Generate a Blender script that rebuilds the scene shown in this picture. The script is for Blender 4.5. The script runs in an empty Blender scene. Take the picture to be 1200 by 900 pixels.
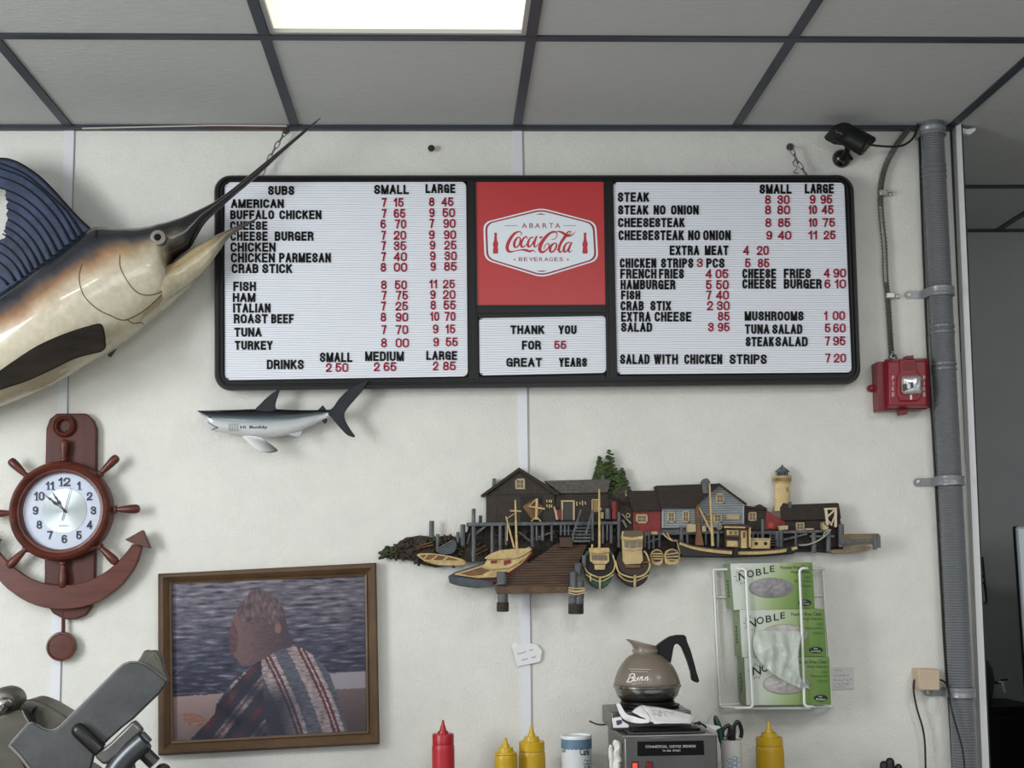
import bpy, bmesh, math, random
from mathutils import Vector, Matrix, noise
from mathutils.bvhtree import BVHTree
random.seed(7)
SC = bpy.context.scene
COL = SC.collection
PI = math.pi

# ---------------------------------------------------------------- camera
F, PITCH, YAW, ROLL, DIST = 1558.27, 0.14307, 0.0517, -0.01649, 3.5406
CAMZ = 1.52
CEIL = CAMZ + 1.2298
_cy, _sy, _cp, _sp = math.cos(YAW), math.sin(YAW), math.cos(PITCH), math.sin(PITCH)
FW = Vector((_sy*_cp, _cy*_cp, _sp)); _rt = Vector((_cy, -_sy, 0)); _up = _rt.cross(FW)
RT = math.cos(ROLL)*_rt + math.sin(ROLL)*_up
UP = -math.sin(ROLL)*_rt + math.cos(ROLL)*_up
CAM = Vector((0, -DIST, CAMZ))
cd = bpy.data.cameras.new('camera'); co = bpy.data.objects.new('camera', cd); COL.objects.link(co)
cd.sensor_fit = 'HORIZONTAL'; cd.sensor_width = 36; cd.lens = F/1200*36; cd.clip_start = .05
m3 = Matrix((RT, UP, -FW)).transposed()
co.matrix_world = Matrix.Translation(CAM) @ m3.to_4x4()
SC.camera = co

# ---------------------------------------------------------------- light
w = bpy.data.worlds.new('world'); SC.world = w; w.use_nodes = True
w.node_tree.nodes['Background'].inputs[0].default_value = (.86, .93, 1, 1)
w.node_tree.nodes['Background'].inputs[1].default_value = .22
def area(name, loc, target, sx, sy, power, col):
    l = bpy.data.lights.new(name, 'AREA'); l.shape = 'RECTANGLE'; l.size = sx; l.size_y = sy
    l.energy = power; l.color = col
    o = bpy.data.objects.new(name, l); COL.objects.link(o); o.location = loc
    o.rotation_euler = (Vector(target)-Vector(loc)).to_track_quat('-Z', 'Y').to_euler()
    return o
area('window_daylight', (-2.62, -2.2, 1.9), (.2, 0, 1.3), 1.25, 1.4, 100, (.96, .985, 1))
for wx0, wx1 in ((-2.05, -1.76), (-1.54, -1.2), (-.5, 2.6)):      # shop windows high in the front wall
    area('shopfront_daylight', ((wx0+wx1)/2, -6.4, 2.1), ((wx0+wx1)/2, 0, 2.0), wx1-wx0, 1.2, 13*(wx1-wx0), (.95, .98, 1))
for lx, ly in ((-1.3, -2.75), (.5, -2.75), (2.0, -2.1), (.5, -4.5)):  # the other ceiling lamps of the shop
    area('ceiling_lamp', (lx, ly, CEIL-.02), (lx, ly, 0), .56, .56, 19, (1, .99, .97))
SC.view_settings.view_transform = 'Standard'; SC.view_settings.look = 'None'
SC.view_settings.exposure = -0.14; SC.view_settings.gamma = 1; SC.view_settings.use_curve_mapping = False

# ---------------------------------------------------------------- helpers
def ray(px, py): return FW*F + RT*(px-600) - UP*(py-450)
def P(px, py, d=0.0):
    """point seen at that place of the photograph on the plane d metres in front of the wall"""
    v = ray(px, py); t = (-d-CAM.y)/v.y
    return CAM + v*t
def PC(px, py):
    v = ray(px, py); t = (CEIL-CAM.z)/v.z
    return CAM + v*t
def cv(ox, oy, s):
    return lambda *a: [(ox+p[0]/s, oy+p[1]/s)+tuple(p[2:]) for p in a]
def lin(c):
    out = []
    for x in c[:3]:
        x = x/255
        out.append(x/12.92 if x <= .04045 else ((x+.055)/1.055)**2.4)
    return out+[1]
MATS = {}
def mat(name, rgb, rough=.5, metal=0, amt=0, scale=30, bump=0, bscale=None, stripe=None, alpha=1, coat=0,
        spec=.5, emit=0, stretch=(1, 1, 1), trans=0, aniso=0, rgb2=None):
    """procedural material: noise mottling, noise bump, optional stripes (axis, per metre, colour amount, bump)"""
    if name in MATS: return MATS[name]
    m = bpy.data.materials.new(name); m.use_nodes = True; MATS[name] = m
    nt = m.node_tree; N = nt.nodes; L = nt.links; b = N['Principled BSDF']
    c = lin(rgb)
    b.inputs['Base Color'].default_value = c
    b.inputs['Roughness'].default_value = rough; b.inputs['Metallic'].default_value = metal
    b.inputs['Alpha'].default_value = alpha; b.inputs['Coat Weight'].default_value = coat
    b.inputs['Specular IOR Level'].default_value = spec
    b.inputs['Transmission Weight'].default_value = trans
    b.inputs['Anisotropic'].default_value = aniso
    if aniso:
        tg = N.new('ShaderNodeTangent'); tg.direction_type = 'RADIAL'; tg.axis = 'Y'
        L.new(tg.outputs[0], b.inputs['Tangent'])
    if emit:
        b.inputs['Emission Color'].default_value = c; b.inputs['Emission Strength'].default_value = emit
    tc = N.new('ShaderNodeTexCoord'); mp = N.new('ShaderNodeMapping'); mp.inputs['Scale'].default_value = stretch
    L.new(tc.outputs['Object'], mp.inputs[0])
    last = None
    if amt or rgb2:
        n = N.new('ShaderNodeTexNoise'); n.inputs['Scale'].default_value = scale; n.inputs['Detail'].default_value = 5
        n.inputs['Roughness'].default_value = .65
        L.new(mp.outputs[0], n.inputs['Vector'])
        r = N.new('ShaderNodeValToRGB'); r.color_ramp.elements[0].position = .3; r.color_ramp.elements[1].position = .7
        if rgb2: a, z = lin(rgb2), c
        else: a = [x*(1-amt) for x in c[:3]]+[1]; z = [min(1, x*(1+amt*.6)) for x in c[:3]]+[1]
        r.color_ramp.elements[0].color = a; r.color_ramp.elements[1].color = z
        L.new(n.outputs[0], r.inputs[0]); last = r.outputs[0]
    hts = []
    if stripe:
        ax, per, ca, cb = stripe
        sx = N.new('ShaderNodeSeparateXYZ'); L.new(tc.outputs['Object'], sx.inputs[0])
        ml = N.new('ShaderNodeMath'); ml.operation = 'MULTIPLY'; ml.inputs[1].default_value = per
        L.new(sx.outputs['XYZ'.index(ax)], ml.inputs[0])
        fr = N.new('ShaderNodeMath'); fr.operation = 'FRACT'; L.new(ml.outputs[0], fr.inputs[0])
        pp = N.new('ShaderNodeMath'); pp.operation = 'PINGPONG'; pp.inputs[1].default_value = .5
        L.new(fr.outputs[0], pp.inputs[0])
        rr = N.new('ShaderNodeValToRGB'); rr.color_ramp.elements[0].position = .05; rr.color_ramp.elements[1].position = .2
        L.new(pp.outputs[0], rr.inputs[0])
        mx = N.new('ShaderNodeMix'); mx.data_type = 'RGBA'; mx.blend_type = 'MULTIPLY'; mx.inputs[0].default_value = ca
        if last: L.new(last, mx.inputs[6])
        else: mx.inputs[6].default_value = c
        L.new(rr.outputs[0], mx.inputs[7]); last = mx.outputs[2]
        hts.append((rr.outputs[0], cb))
    if last: L.new(last, b.inputs['Base Color'])
    if bump:
        n2 = N.new('ShaderNodeTexNoise'); n2.inputs['Scale'].default_value = bscale or scale; n2.inputs['Detail'].default_value = 4
        L.new(mp.outputs[0], n2.inputs['Vector']); hts.append((n2.outputs[0], bump))
    prev = None
    for h, s in hts:
        if not s: continue
        bp = N.new('ShaderNodeBump'); bp.inputs['Strength'].default_value = min(1, s); bp.inputs['Distance'].default_value = .004
        L.new(h, bp.inputs['Height'])
        if prev: L.new(prev, bp.inputs['Normal'])
        prev = bp.outputs[0]
    if prev: L.new(prev, b.inputs['Normal'])
    return m
def paint(name, rough=.4, coat=0, bump=0, bscale=80, amt=.08, spec=.5):
    """painted surface: pigment stored on the mesh, varied by noise"""
    if name in MATS: return MATS[name]
    m = mat(name, (200, 200, 200), rough, coat=coat, bump=bump, bscale=bscale, spec=spec)
    nt = m.node_tree; N = nt.nodes; L = nt.links
    a = N.new('ShaderNodeAttribute'); a.attribute_name = 'Col'
    n = N.new('ShaderNodeTexNoise'); n.inputs['Scale'].default_value = 60; n.inputs['Detail'].default_value = 5
    tc = N.new('ShaderNodeTexCoord'); L.new(tc.outputs['Object'], n.inputs['Vector'])
    mr = N.new('ShaderNodeMapRange'); mr.inputs[1].default_value = .3; mr.inputs[2].default_value = .7
    mr.inputs[3].default_value = 1-amt; mr.inputs[4].default_value = 1+amt*.4
    L.new(n.outputs[0], mr.inputs[0])
    vm = N.new('ShaderNodeVectorMath'); vm.operation = 'SCALE'
    L.new(a.outputs['Color'], vm.inputs[0]); L.new(mr.outputs[0], vm.inputs['Scale'])
    L.new(vm.outputs[0], N['Principled BSDF'].inputs['Base Color'])
    return m
def glassmat(name, rgb, fac, rough=.03):
    if name in MATS: return MATS[name]
    m = bpy.data.materials.new(name); m.use_nodes = True; MATS[name] = m
    N = m.node_tree.nodes; L = m.node_tree.links; N.remove(N['Principled BSDF'])
    t = N.new('ShaderNodeBsdfTransparent'); t.inputs[0].default_value = lin(rgb)
    g = N.new('ShaderNodeBsdfGlossy'); g.inputs['Roughness'].default_value = rough
    fr = N.new('ShaderNodeFresnel'); fr.inputs[0].default_value = fac
    mx = N.new('ShaderNodeMixShader'); L.new(fr.outputs[0], mx.inputs[0]); L.new(t.outputs[0], mx.inputs[1]); L.new(g.outputs[0], mx.inputs[2])
    L.new(mx.outputs[0], N['Material Output'].inputs[0])
    return m

def nb(): return bmesh.new()
def wloc(o):
    v = Vector((0, 0, 0))
    while o: v = v + o.location; o = o.parent
    return v
def link(name, bm, m, parent=None, smooth=40, bevel=0, origin=None, keepn=False):
    """turn a bmesh given in world coordinates into ONE mesh object"""
    if not keepn: bmesh.ops.recalc_face_normals(bm, faces=bm.faces)
    me = bpy.data.meshes.new(name); bm.to_mesh(me); bm.free()
    for x in (m if isinstance(m, (list, tuple)) else [m]): me.materials.append(x)
    o = bpy.data.objects.new(name, me); COL.objects.link(o)
    if parent is not None:
        o.parent = parent; off = wloc(parent)
    else:
        xs = [v.co for v in me.vertices]
        off = Vector(origin) if origin else Vector(((min(v.x for v in xs)+max(v.x for v in xs))/2, (min(v.y for v in xs)+max(v.y for v in xs))/2, min(v.z for v in xs)))
        o.location = off
    me.transform(Matrix.Translation(-off))
    if smooth:
        for p in me.polygons: p.use_smooth = True
        me.set_sharp_from_angle(angle=math.radians(smooth))
    if bevel:
        md = o.modifiers.new('bevel', 'BEVEL'); md.width = bevel; md.segments = 2; md.limit_method = 'ANGLE'; md.angle_limit = math.radians(40)
    return o
def thing(name, label, cat, loc, group=None):
    o = bpy.data.objects.new(name, None); COL.objects.link(o); o.location = loc; o.empty_display_size = .05
    o['label'] = label; o['category'] = cat
    if group: o['group'] = group
    return o
def tag(o, label, cat, group=None):
    o['label'] = label; o['category'] = cat
    if group: o['group'] = group
    return o
def struct(name, bm, m, **k):
    o = link(name, bm, m, **k); o['kind'] = 'structure'; return o

def box(bm, a, b, mi=0):
    x0, y0, z0 = a; x1, y1, z1 = b
    v = [bm.verts.new(c) for c in ((x0,y0,z0),(x1,y0,z0),(x1,y1,z0),(x0,y1,z0),(x0,y0,z1),(x1,y0,z1),(x1,y1,z1),(x0,y1,z1))]
    for f in ((0,1,2,3),(4,5,6,7),(0,1,5,4),(1,2,6,5),(2,3,7,6),(3,0,4,7)):
        bm.faces.new([v[i] for i in f]).material_index = mi
    return v
def solid(bm, pts, vec, mi=0, col=None):
    """polygon of world points pushed along vec"""
    a = [bm.verts.new(p) for p in pts]; b = [bm.verts.new(Vector(p)+Vector(vec)) for p in pts]
    n = len(a)
    fs = [bm.faces.new(a), bm.faces.new(b[::-1])]
    for i in range(n): fs.append(bm.faces.new((a[i], b[i], b[(i+1) % n], a[(i+1) % n])))
    for f in fs: f.material_index = mi
    return fs
def prism(bm, pts, d, th, mi=0):
    """outline on the plane d in front of the wall, th thick towards the wall"""
    return solid(bm, [P(p[0], p[1], d) for p in pts], (0, th, 0), mi)
def cat(pts, sub=6, closed=False):
    """Catmull-Rom through tuples of numbers or vectors"""
    n = len(pts); out = []
    g = (lambda i: pts[i % n]) if closed else (lambda i: pts[max(0, min(n-1, i))])
    for i in range(n if closed else n-1):
        p0, p1, p2, p3 = g(i-1), g(i), g(i+1), g(i+2)
        for k in range(sub):
            t = k/sub
            out.append(tuple(.5*((2*b)+(c-a)*t+(2*a-5*b+4*c-d)*t*t+(3*b-a-3*c+d)*t**3) for a, b, c, d in zip(p0, p1, p2, p3)))
    if not closed: out.append(tuple(pts[-1]))
    return out
def tube(bm, pts, r, n=8, sub=0, mi=0, closed=False):
    pts = [tuple(p) for p in pts]
    rs = r if isinstance(r, (list, tuple)) else [r]*len(pts)
    q = [p+(x,) for p, x in zip(pts, rs)]
    if sub: q = cat(q, sub, closed)
    c = [Vector(p[:3]) for p in q]; N = len(c); rings = []
    prev = None
    for i in range(N):
        t = (c[(i+1) % N]-c[i-1]) if closed else (c[min(i+1, N-1)]-c[max(i-1, 0)])
        if t.length < 1e-9: t = Vector((0, 0, 1))
        t.normalize()
        u = (prev if prev else (Vector((0, 0, 1)) if abs(t.z) < .9 else Vector((1, 0, 0))))
        u = (u - t*u.dot(t)).normalized(); prev = u; v = t.cross(u)
        rings.append([bm.verts.new(c[i]+(u*math.cos(a)+v*math.sin(a))*q[i][3]) for a in [2*PI*k/n for k in range(n)]])
    for i in range(N if closed else N-1):
        a, b = rings[i], rings[(i+1) % N]
        for k in range(n): bm.faces.new((a[k], a[(k+1) % n], b[(k+1) % n], b[k])).material_index = mi
    if not closed:
        bm.faces.new(rings[0][::-1]).material_index = mi; bm.faces.new(rings[-1]).material_index = mi
def lathe(bm, c, prof, n=32, axis='Z', mi=0):
    """profile of (radius, height) about an axis through c"""
    c = Vector(c); rings = []
    for r, h in prof:
        ring = []
        for k in range(n):
            a = 2*PI*k/n
            if axis == 'Z': p = (r*math.cos(a), r*math.sin(a), h)
            else: p = (r*math.cos(a), -h, r*math.sin(a))
            ring.append(bm.verts.new(c+Vector(p)))
        rings.append(ring)
    for a, b in zip(rings, rings[1:]):
        for k in range(n): bm.faces.new((a[k], a[(k+1) % n], b[(k+1) % n], b[k])).material_index = mi
    bm.faces.new(rings[0][::-1]).material_index = mi; bm.faces.new(rings[-1]).material_index = mi
def disc(bm, px, py, rpx, d, th, n=32, mi=0, ry=None, rin=0):
    pts = [(px+rpx*math.cos(2*PI*k/n), py+(ry or rpx)*math.sin(2*PI*k/n)) for k in range(n)]
    prism(bm, pts, d, th, mi)
def ellpts(px, py, rx, ry, n=24, rot=0):
    o = []
    for k in range(n):
        a = 2*PI*k/n; x = rx*math.cos(a); y = ry*math.sin(a)
        o.append((px+x*math.cos(rot)-y*math.sin(rot), py+x*math.sin(rot)+y*math.cos(rot)))
    return o
def clayer(bm): return bm.verts.layers.float_color.get('Col') or bm.verts.layers.float_color.new('Col')
def mixc(a, b, t):
    t = max(0, min(1, t)); return tuple(x+(y-x)*t for x, y in zip(a, b))
def ramp(stops, t):
    if t <= stops[0][0]: return stops[0][1]
    for (a, ca), (b, cb) in zip(stops, stops[1:]):
        if t <= b: return mixc(ca, cb, (t-a)/(b-a))
    return stops[-1][1]
def loft(bm, secs, n=28, sub=6, colf=None):
    """sections (top x, top y, bottom x, bottom y, half depth, distance from wall) -> rounded body"""
    q = cat(secs, sub); cl = clayer(bm); rings = []
    for i, s in enumerate(q):
        a, b = P(s[0], s[1], s[5]), P(s[2], s[3], s[5]); c = (a+b)/2; h = (a-b)/2; ring = []
        for k in range(n):
            t = 2*PI*k/n
            v = bm.verts.new(c+h*math.cos(t)+Vector((0, -1, 0))*max(s[4], .0005)*math.sin(t))
            if colf: v[cl] = lin(colf(i/(len(q)-1), math.cos(t), v.co))
            ring.append(v)
        rings.append(ring)
    for a, b in zip(rings, rings[1:]):
        for k in range(n): bm.faces.new((a[k], a[(k+1) % n], b[(k+1) % n], b[k]))
    bm.faces.new(rings[0][::-1]); bm.faces.new(rings[-1])
def ribbon(bm, pts, d, th=.001, sub=6, mi=0, proj=None, closed=False):
    """brush stroke: points (px, py, width px)"""
    q = cat(pts, sub, closed) if sub else pts; n = len(q)
    Lv, Rv = [], []
    for i in range(n):
        a = q[(i-1) % n] if closed else q[max(0, i-1)]; b = q[(i+1) % n] if closed else q[min(n-1, i+1)]
        tx, ty = b[0]-a[0], b[1]-a[1]; l = math.hypot(tx, ty) or 1
        nx, ny = -ty/l, tx/l; h = q[i][2]/2
        Lv.append((q[i][0]+nx*h, q[i][1]+ny*h)); Rv.append((q[i][0]-nx*h, q[i][1]-ny*h))
    W = proj or (lambda x, y: P(x, y, d))
    f = [[bm.verts.new(W(*p)) for p in s] for s in (Lv, Rv)]
    g = [[bm.verts.new(W(*p)+Vector((0, th, 0))) for p in s] for s in (Lv, Rv)]
    for i in range(n if closed else n-1):
        j = (i+1) % n
        for fc in ((f[0][i], f[0][j], f[1][j], f[1][i]), (g[0][i], g[1][i], g[1][j], g[0][j]),
                   (f[0][i], g[0][i], g[0][j], f[0][j]), (f[1][i], f[1][j], g[1][j], g[1][i])):
            try: bm.faces.new(fc).material_index = mi
            except ValueError: pass
    if not closed:
        for i in (0, n-1):
            try: bm.faces.new((f[0][i], f[1][i], g[1][i], g[0][i])).material_index = mi
            except ValueError: pass
_tx = {}
def glyphs(s, bold):
    if (s, bold) in _tx: return _tx[(s, bold)]
    cu = bpy.data.curves.new('t', 'FONT'); cu.body = s; cu.resolution_u = 3; cu.offset = bold; cu.extrude = .05
    o = bpy.data.objects.new('t', cu); COL.objects.link(o)
    bpy.context.view_layer.update()
    me = bpy.data.meshes.new_from_object(o.evaluated_get(bpy.context.evaluated_depsgraph_get()))
    V = [tuple(v.co) for v in me.vertices]; Fc = [tuple(p.vertices) for p in me.polygons]
    bpy.data.objects.remove(o); bpy.data.curves.remove(cu); bpy.data.meshes.remove(me)
    x0 = min(v[0] for v in V); x1 = max(v[0] for v in V); y0 = min(v[1] for v in V); y1 = max(v[1] for v in V)
    V = [((v[0]-x0)/(x1-x0), (v[1]-y0)/(y1-y0), (v[2]+.05)/.1) for v in V]
    _tx[(s, bold)] = (V, Fc); return _tx[(s, bold)]
def text(bm, s, x0, x1, yt, yb, d, th=.002, bold=.01, mi=0, proj=None, slope=0, shear=0):
    """lettering filling the box x0..x1, yt..yb of the photograph on the plane d"""
    V, Fc = glyphs(s, bold); W = proj or (lambda x, y: P(x, y, d)); vs = []
    for u, v, z in V:
        x = x0+u*(x1-x0)+shear*v; y = yb+(yt-yb)*v+slope*u
        vs.append(bm.verts.new(W(x, y)+Vector((0, th*(1-z), 0))))
    for f in Fc:
        try: bm.faces.new([vs[i] for i in f]).material_index = mi
        except ValueError: pass
def _arc(cx, cy, rx, ry, a0, a1, n=8):
    return [(cx+rx*math.cos(math.radians(a0+(a1-a0)*k/n)), cy+ry*math.sin(math.radians(a0+(a1-a0)*k/n))) for k in range(n+1)]
_R = .27
G = {
 'A': [[(0, 0), (.5, 1)], [(.5, 1), (1, 0)], [(.2, .33), (.8, .33)]],
 'B': [[(0, 0), (0, 1)], [(0, 1), (.55, 1)]+_arc(.55, .77, .42, .23, 90, -90)+[(0, .54)], [(.5, .54)]+_arc(.55, .27, .45, .27, 90, -90)+[(0, 0)]],
 ' ': [],
 'C': [_arc(.5, 1-_R, .5, _R, 14, 180)+_arc(.5, _R, .5, _R, 180, 346)],
 'D': [[(0, 0), (0, 1)], [(0, 1)]+_arc(.5, 1-_R, .5, _R, 90, 0)+_arc(.5, _R, .5, _R, 0, -90)+[(0, 0)]],
 'E': [[(0, 0), (0, 1)], [(0, 1), (1, 1)], [(0, .52), (.9, .52)], [(0, 0), (1, 0)]],
 'F': [[(0, 0), (0, 1)], [(0, 1), (1, 1)], [(0, .5), (.85, .5)]],
 'G': [_arc(.5, 1-_R, .5, _R, 16, 180)+_arc(.5, _R, .5, _R, 180, 360)+[(1, .45)], [(1, .46), (.55, .46)], [(1, .46), (1, 0)]],
 'H': [[(0, 0), (0, 1)], [(1, 0), (1, 1)], [(0, .52), (1, .52)]],
 'I': [[(0, 0), (0, 1)]],
 'K': [[(0, 0), (0, 1)], [(0, .38), (.95, 1)], [(.35, .6), (1, 0)]],
 'L': [[(0, 0), (0, 1)], [(0, 0), (1, 0)]],
 'M': [[(0, 0), (0, 1)], [(1, 0), (1, 1)], [(0, 1), (.5, 0)], [(.5, 0), (1, 1)]],
 'N': [[(0, 0), (0, 1)], [(1, 0), (1, 1)], [(0, 1), (1, 0)]],
 'O': [_arc(.5, 1-_R, .5, _R, 0, 180)+_arc(.5, _R, .5, _R, 180, 360)+[(1, 1-_R), (1, 1-_R)]],
 'P': [[(0, 0), (0, 1)], [(0, 1), (.55, 1)]+_arc(.55, .74, .45, .26, 90, -90)+[(0, .48)]],
 'R': [[(0, 0), (0, 1)], [(0, 1), (.55, 1)]+_arc(.55, .75, .42, .25, 90, -90)+[(0, .5)], [(.6, .5), (.93, .38), (1, 0)]],
 'S': [[(.97, .74)]+_arc(.5, .77, .47, .23, 10, 180)+[(.08, .66), (.5, .5), (.92, .36)]+_arc(.5, .24, .5, .24, 20, -180)+[(0, .3)]],
 'T': [[(0, 1), (1, 1)], [(.5, 0), (.5, 1)]],
 'U': [[(0, 1)]+_arc(.5, _R, .5, _R, 180, 360)+[(1, 1)]],
 'V': [[(0, 1), (.5, 0)], [(.5, 0), (1, 1)]],
 'W': [[(0, 1), (.25, 0)], [(.25, 0), (.5, 1)], [(.5, 1), (.75, 0)], [(.75, 0), (1, 1)]],
 'X': [[(0, 0), (1, 1)], [(0, 1), (1, 0)]],
 'Y': [[(0, 1), (.5, .45)], [(1, 1), (.5, .45)], [(.5, .5), (.5, 0)]],
 '1': [[(.8, 0), (.8, 1)], [(.8, .95), (0, .74)]],
 '2': [[(0, .68)]+_arc(.5, .73, .5, .27, 180, -20)+[(.75, .42), (.1, .12), (0, 0)], [(0, 0), (1, 0)]],
 '3': [[(0, .72)]+_arc(.5, .77, .47, .23, 170, -80)+[(.4, .54)], [(.4, .54)]+_arc(.5, .27, .5, .27, 80, -170)+[(0, .26)]],
 '4': [[(.78, 0), (.78, 1)], [(.78, 1), (0, .3)], [(0, .27), (1, .27)]],
 '5': [[(.92, 1), (.12, 1)], [(.12, 1), (.05, .5)], [(.05, .5), (.2, .6)]+_arc(.5, .32, .5, .32, 90, -165)+[(0, .24)]],
 '6': [_arc(.5, .76, .48, .24, 35, 165)+[(0, .5), (0, .3)]+_arc(.5, .3, .5, .3, 180, 540, 16)],
 '7': [[(0, 1), (1, 1)], [(1, 1), (.62, .5), (.4, 0)]],
 '8': [_arc(.5, .76, .44, .24, 0, 360, 16), _arc(.5, .27, .5, .27, 0, 360, 16)],
 '9': [_arc(.5, .24, .48, .24, 215, 345)+[(1, .5), (1, .7)]+_arc(.5, .7, .5, .3, 0, 360, 16)],
 '0': [_arc(.5, 1-_R, .5, _R, 0, 180)+_arc(.5, _R, .5, _R, 180, 360)+[(1, 1-_R), (1, 1-_R)]],
}
GW = {' ': .4, 'I': 0, 'M': 1.3, 'W': 1.45, 'N': 1.02, '1': .5, 'L': .85, 'F': .88, 'E': .92, 'A': 1.08, 'T': 1, 'O': 1.05}
def sign(bm, s, x0, x1, yt, yb, d, th=.002, sw=2.2, gap=1.3, proj=None, slope=0):
    """condensed block lettering of even stroke, fitted to a box of the photograph"""
    n = len(s); tot = sum(GW.get(ch, 1) for ch in s)
    u = (x1-x0-n*sw-(n-1)*gap)/tot if tot else 0
    if u < sw*.5 and tot: gap = .4; u = (x1-x0-n*sw-(n-1)*gap)/tot
    x = x0
    for ch in s:
        w_ = GW.get(ch, 1)*u; H = yb-yt-sw
        for pl in G[ch]:
            q = [(x+sw/2+px*w_, yb-sw/2-py*H) for px, py in pl]
            q2 = []
            for p in q:
                if not q2 or math.hypot(p[0]-q2[-1][0], p[1]-q2[-1][1]) > .02: q2.append(p)
            closed = math.hypot(q2[0][0]-q2[-1][0], q2[0][1]-q2[-1][1]) < .05
            if closed: q2 = q2[:-1]
            else:
                for i, j in ((0, 1), (-1, -2)):
                    dx, dy = q2[i][0]-q2[j][0], q2[i][1]-q2[j][1]; l = math.hypot(dx, dy)
                    ext = sw*.5*(abs(dy)/l if abs(dy) > abs(dx) else 1)
                    q2[i] = (q2[i][0]+dx/l*ext, q2[i][1]+dy/l*ext)
            ribbon(bm, [(p[0], p[1]+slope*(p[0]-x0), sw) for p in q2], d, th, 0, proj=proj, closed=closed)
        x += w_+sw+gap
def onto(ob_bm, gap=.0006):
    """projector that lays marks on a curved surface"""
    tree = BVHTree.FromBMesh(ob_bm)
    def W(px, py):
        v = ray(px, py).normalized(); h = tree.ray_cast(CAM, v)
        p = h[0] if h[0] else P(px, py, .05)
        return p - v*gap
    return W
def rrect(c, r, n=6):
    """rounded quad from corners TL TR BR BL (pixels)"""
    out = []
    for i in range(4):
        p, a, b = c[i], c[i-1], c[(i+1) % 4]
        def un(q):
            l = math.hypot(q[0]-p[0], q[1]-p[1]); return ((q[0]-p[0])/l, (q[1]-p[1])/l)
        u, v = un(a), un(b)
        for k in range(n+1):
            t = PI/2*k/n
            ca, cb = 1-math.sin(t), 1-math.cos(t)
            out.append((p[0]+u[0]*r*ca+v[0]*r*cb, p[1]+u[1]*r*ca+v[1]*r*cb))
    return out
def loops(bm, ls, mi=0, cap=True):
    """bridge closed loops of world points"""
    R = [[bm.verts.new(p) for p in l] for l in ls]
    for a, b in zip(R, R[1:]):
        n = len(a)
        for k in range(n): bm.faces.new((a[k], a[(k+1) % n], b[(k+1) % n], b[k])).material_index = mi
    if cap: bm.faces.new(R[0][::-1]).material_index = mi; bm.faces.new(R[-1]).material_index = mi

# ---------------------------------------------------------------- room
wallm = mat('wall_paint', (222, 222, 216), .55, amt=.06, scale=9, bump=.55, bscale=210, spec=.3)
stripm = mat('seam_strip_white', (222, 224, 230), .4, amt=.03, scale=14)
tilem = mat('ceiling_tile', (186, 188, 187), .9, amt=.07, scale=60, bump=.5, bscale=90, stretch=(.25, 3, 1))
teem = mat('ceiling_tee_slate', (47, 54, 64), .45, amt=.25, scale=7)
darkwall = mat('far_wall_grey', (164, 168, 168), .7, amt=.06, scale=6, bump=.1, bscale=120)
floorm = mat('floor_tile', (186, 182, 174), .5, amt=.1, scale=6)
WE = 1.452                                   # right end of the menu wall
FAR = 1.135
b = nb(); w0, w1 = P(1118, 150, 0), P(1151.5, 905, 0); sl_ = (w1.x-w0.x)/(w1.z-w0.z)
solid(b, [(-2.7, 0, 0), (w0.x+sl_*(0-w0.z), 0, 0), (w0.x+sl_*(CEIL-w0.z), 0, CEIL), (-2.7, 0, CEIL)], (0, .12, 0)); struct('wall_back', b, wallm)
b = nb(); box(b, (-2.82, -5.5, 0), (-2.7, .12, CEIL)); struct('wall_left', b, wallm)
b = nb(); box(b, (WE-.5, FAR, 0), (3.6, FAR+.1, CEIL)); struct('wall_far', b, darkwall)
b = nb(); box(b, (3.5, -5.5, 0), (3.6, FAR, CEIL)); struct('wall_right', b, darkwall)
b = nb(); box(b, (-2.8, -7, -.05), (3.6, FAR+.1, 0)); struct('floor', b, floorm)
b = nb()
X0 = -1.0114-.61*3; LX = -1.0114+.61; LY0, LY1 = -.623-.61, -.623      # light opening
yb = [-.623-.61*k for k in range(8, -1, -1)]+[0.0, .567, FAR]
for i in range(11):
    for y0, y1 in zip(yb, yb[1:]):
        if i == 4 and y0 < -.7 and y1 > -1.3 and y0 > -1.3: continue
        box(b, (X0+.61*i, y0, CEIL), (X0+.61*(i+1), y1, CEIL+.02))
struct('ceiling', b, tilem, smooth=0)
k = 0
for i in range(12):
    k += 1; x = X0+.61*i; b = nb(); box(b, (x-.012, yb[0], CEIL-.005), (x+.012, 0 if x < WE-.05 else FAR, CEIL+.004)); struct('trim_%d' % k, b, teem)
for y in yb[1:-1]:
    k += 1; b = nb()
    box(b, (X0, y-.012, CEIL-.006), (3.5 if y != 0 else WE, y+(.012 if y else -.001), CEIL+.003)); struct('trim_%d' % k, b, teem)
k += 1; b = nb(); box(b, (WE, FAR-.022, CEIL-.007), (3.5, FAR, CEIL+.003)); struct('trim_%d' % k, b, teem)
# wall angle along the menu wall
k += 1; b = nb(); box(b, (-2.7, -.02, CEIL-.012), (WE-.02, -.0005, CEIL+.002)); struct('trim_%d' % k, b, teem)
k += 1; b = nb(); prism(b, [(96, 149.6), (250, 146.2), (336, 146.6), (336, 148.4), (250, 147.6), (96, 150.6)], .024, .006); struct('trim_%d' % k, b, mat('edge_pale', (190, 188, 182), .6))
k += 1; b = nb(); prism(b, [(232, 147.6), (338, 148.2), (338, 150.6), (232, 150)], .0235, .006); struct('trim_%d' % k, b, mat('rust_brown', (82, 54, 46), .8, amt=.4, scale=40))
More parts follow.
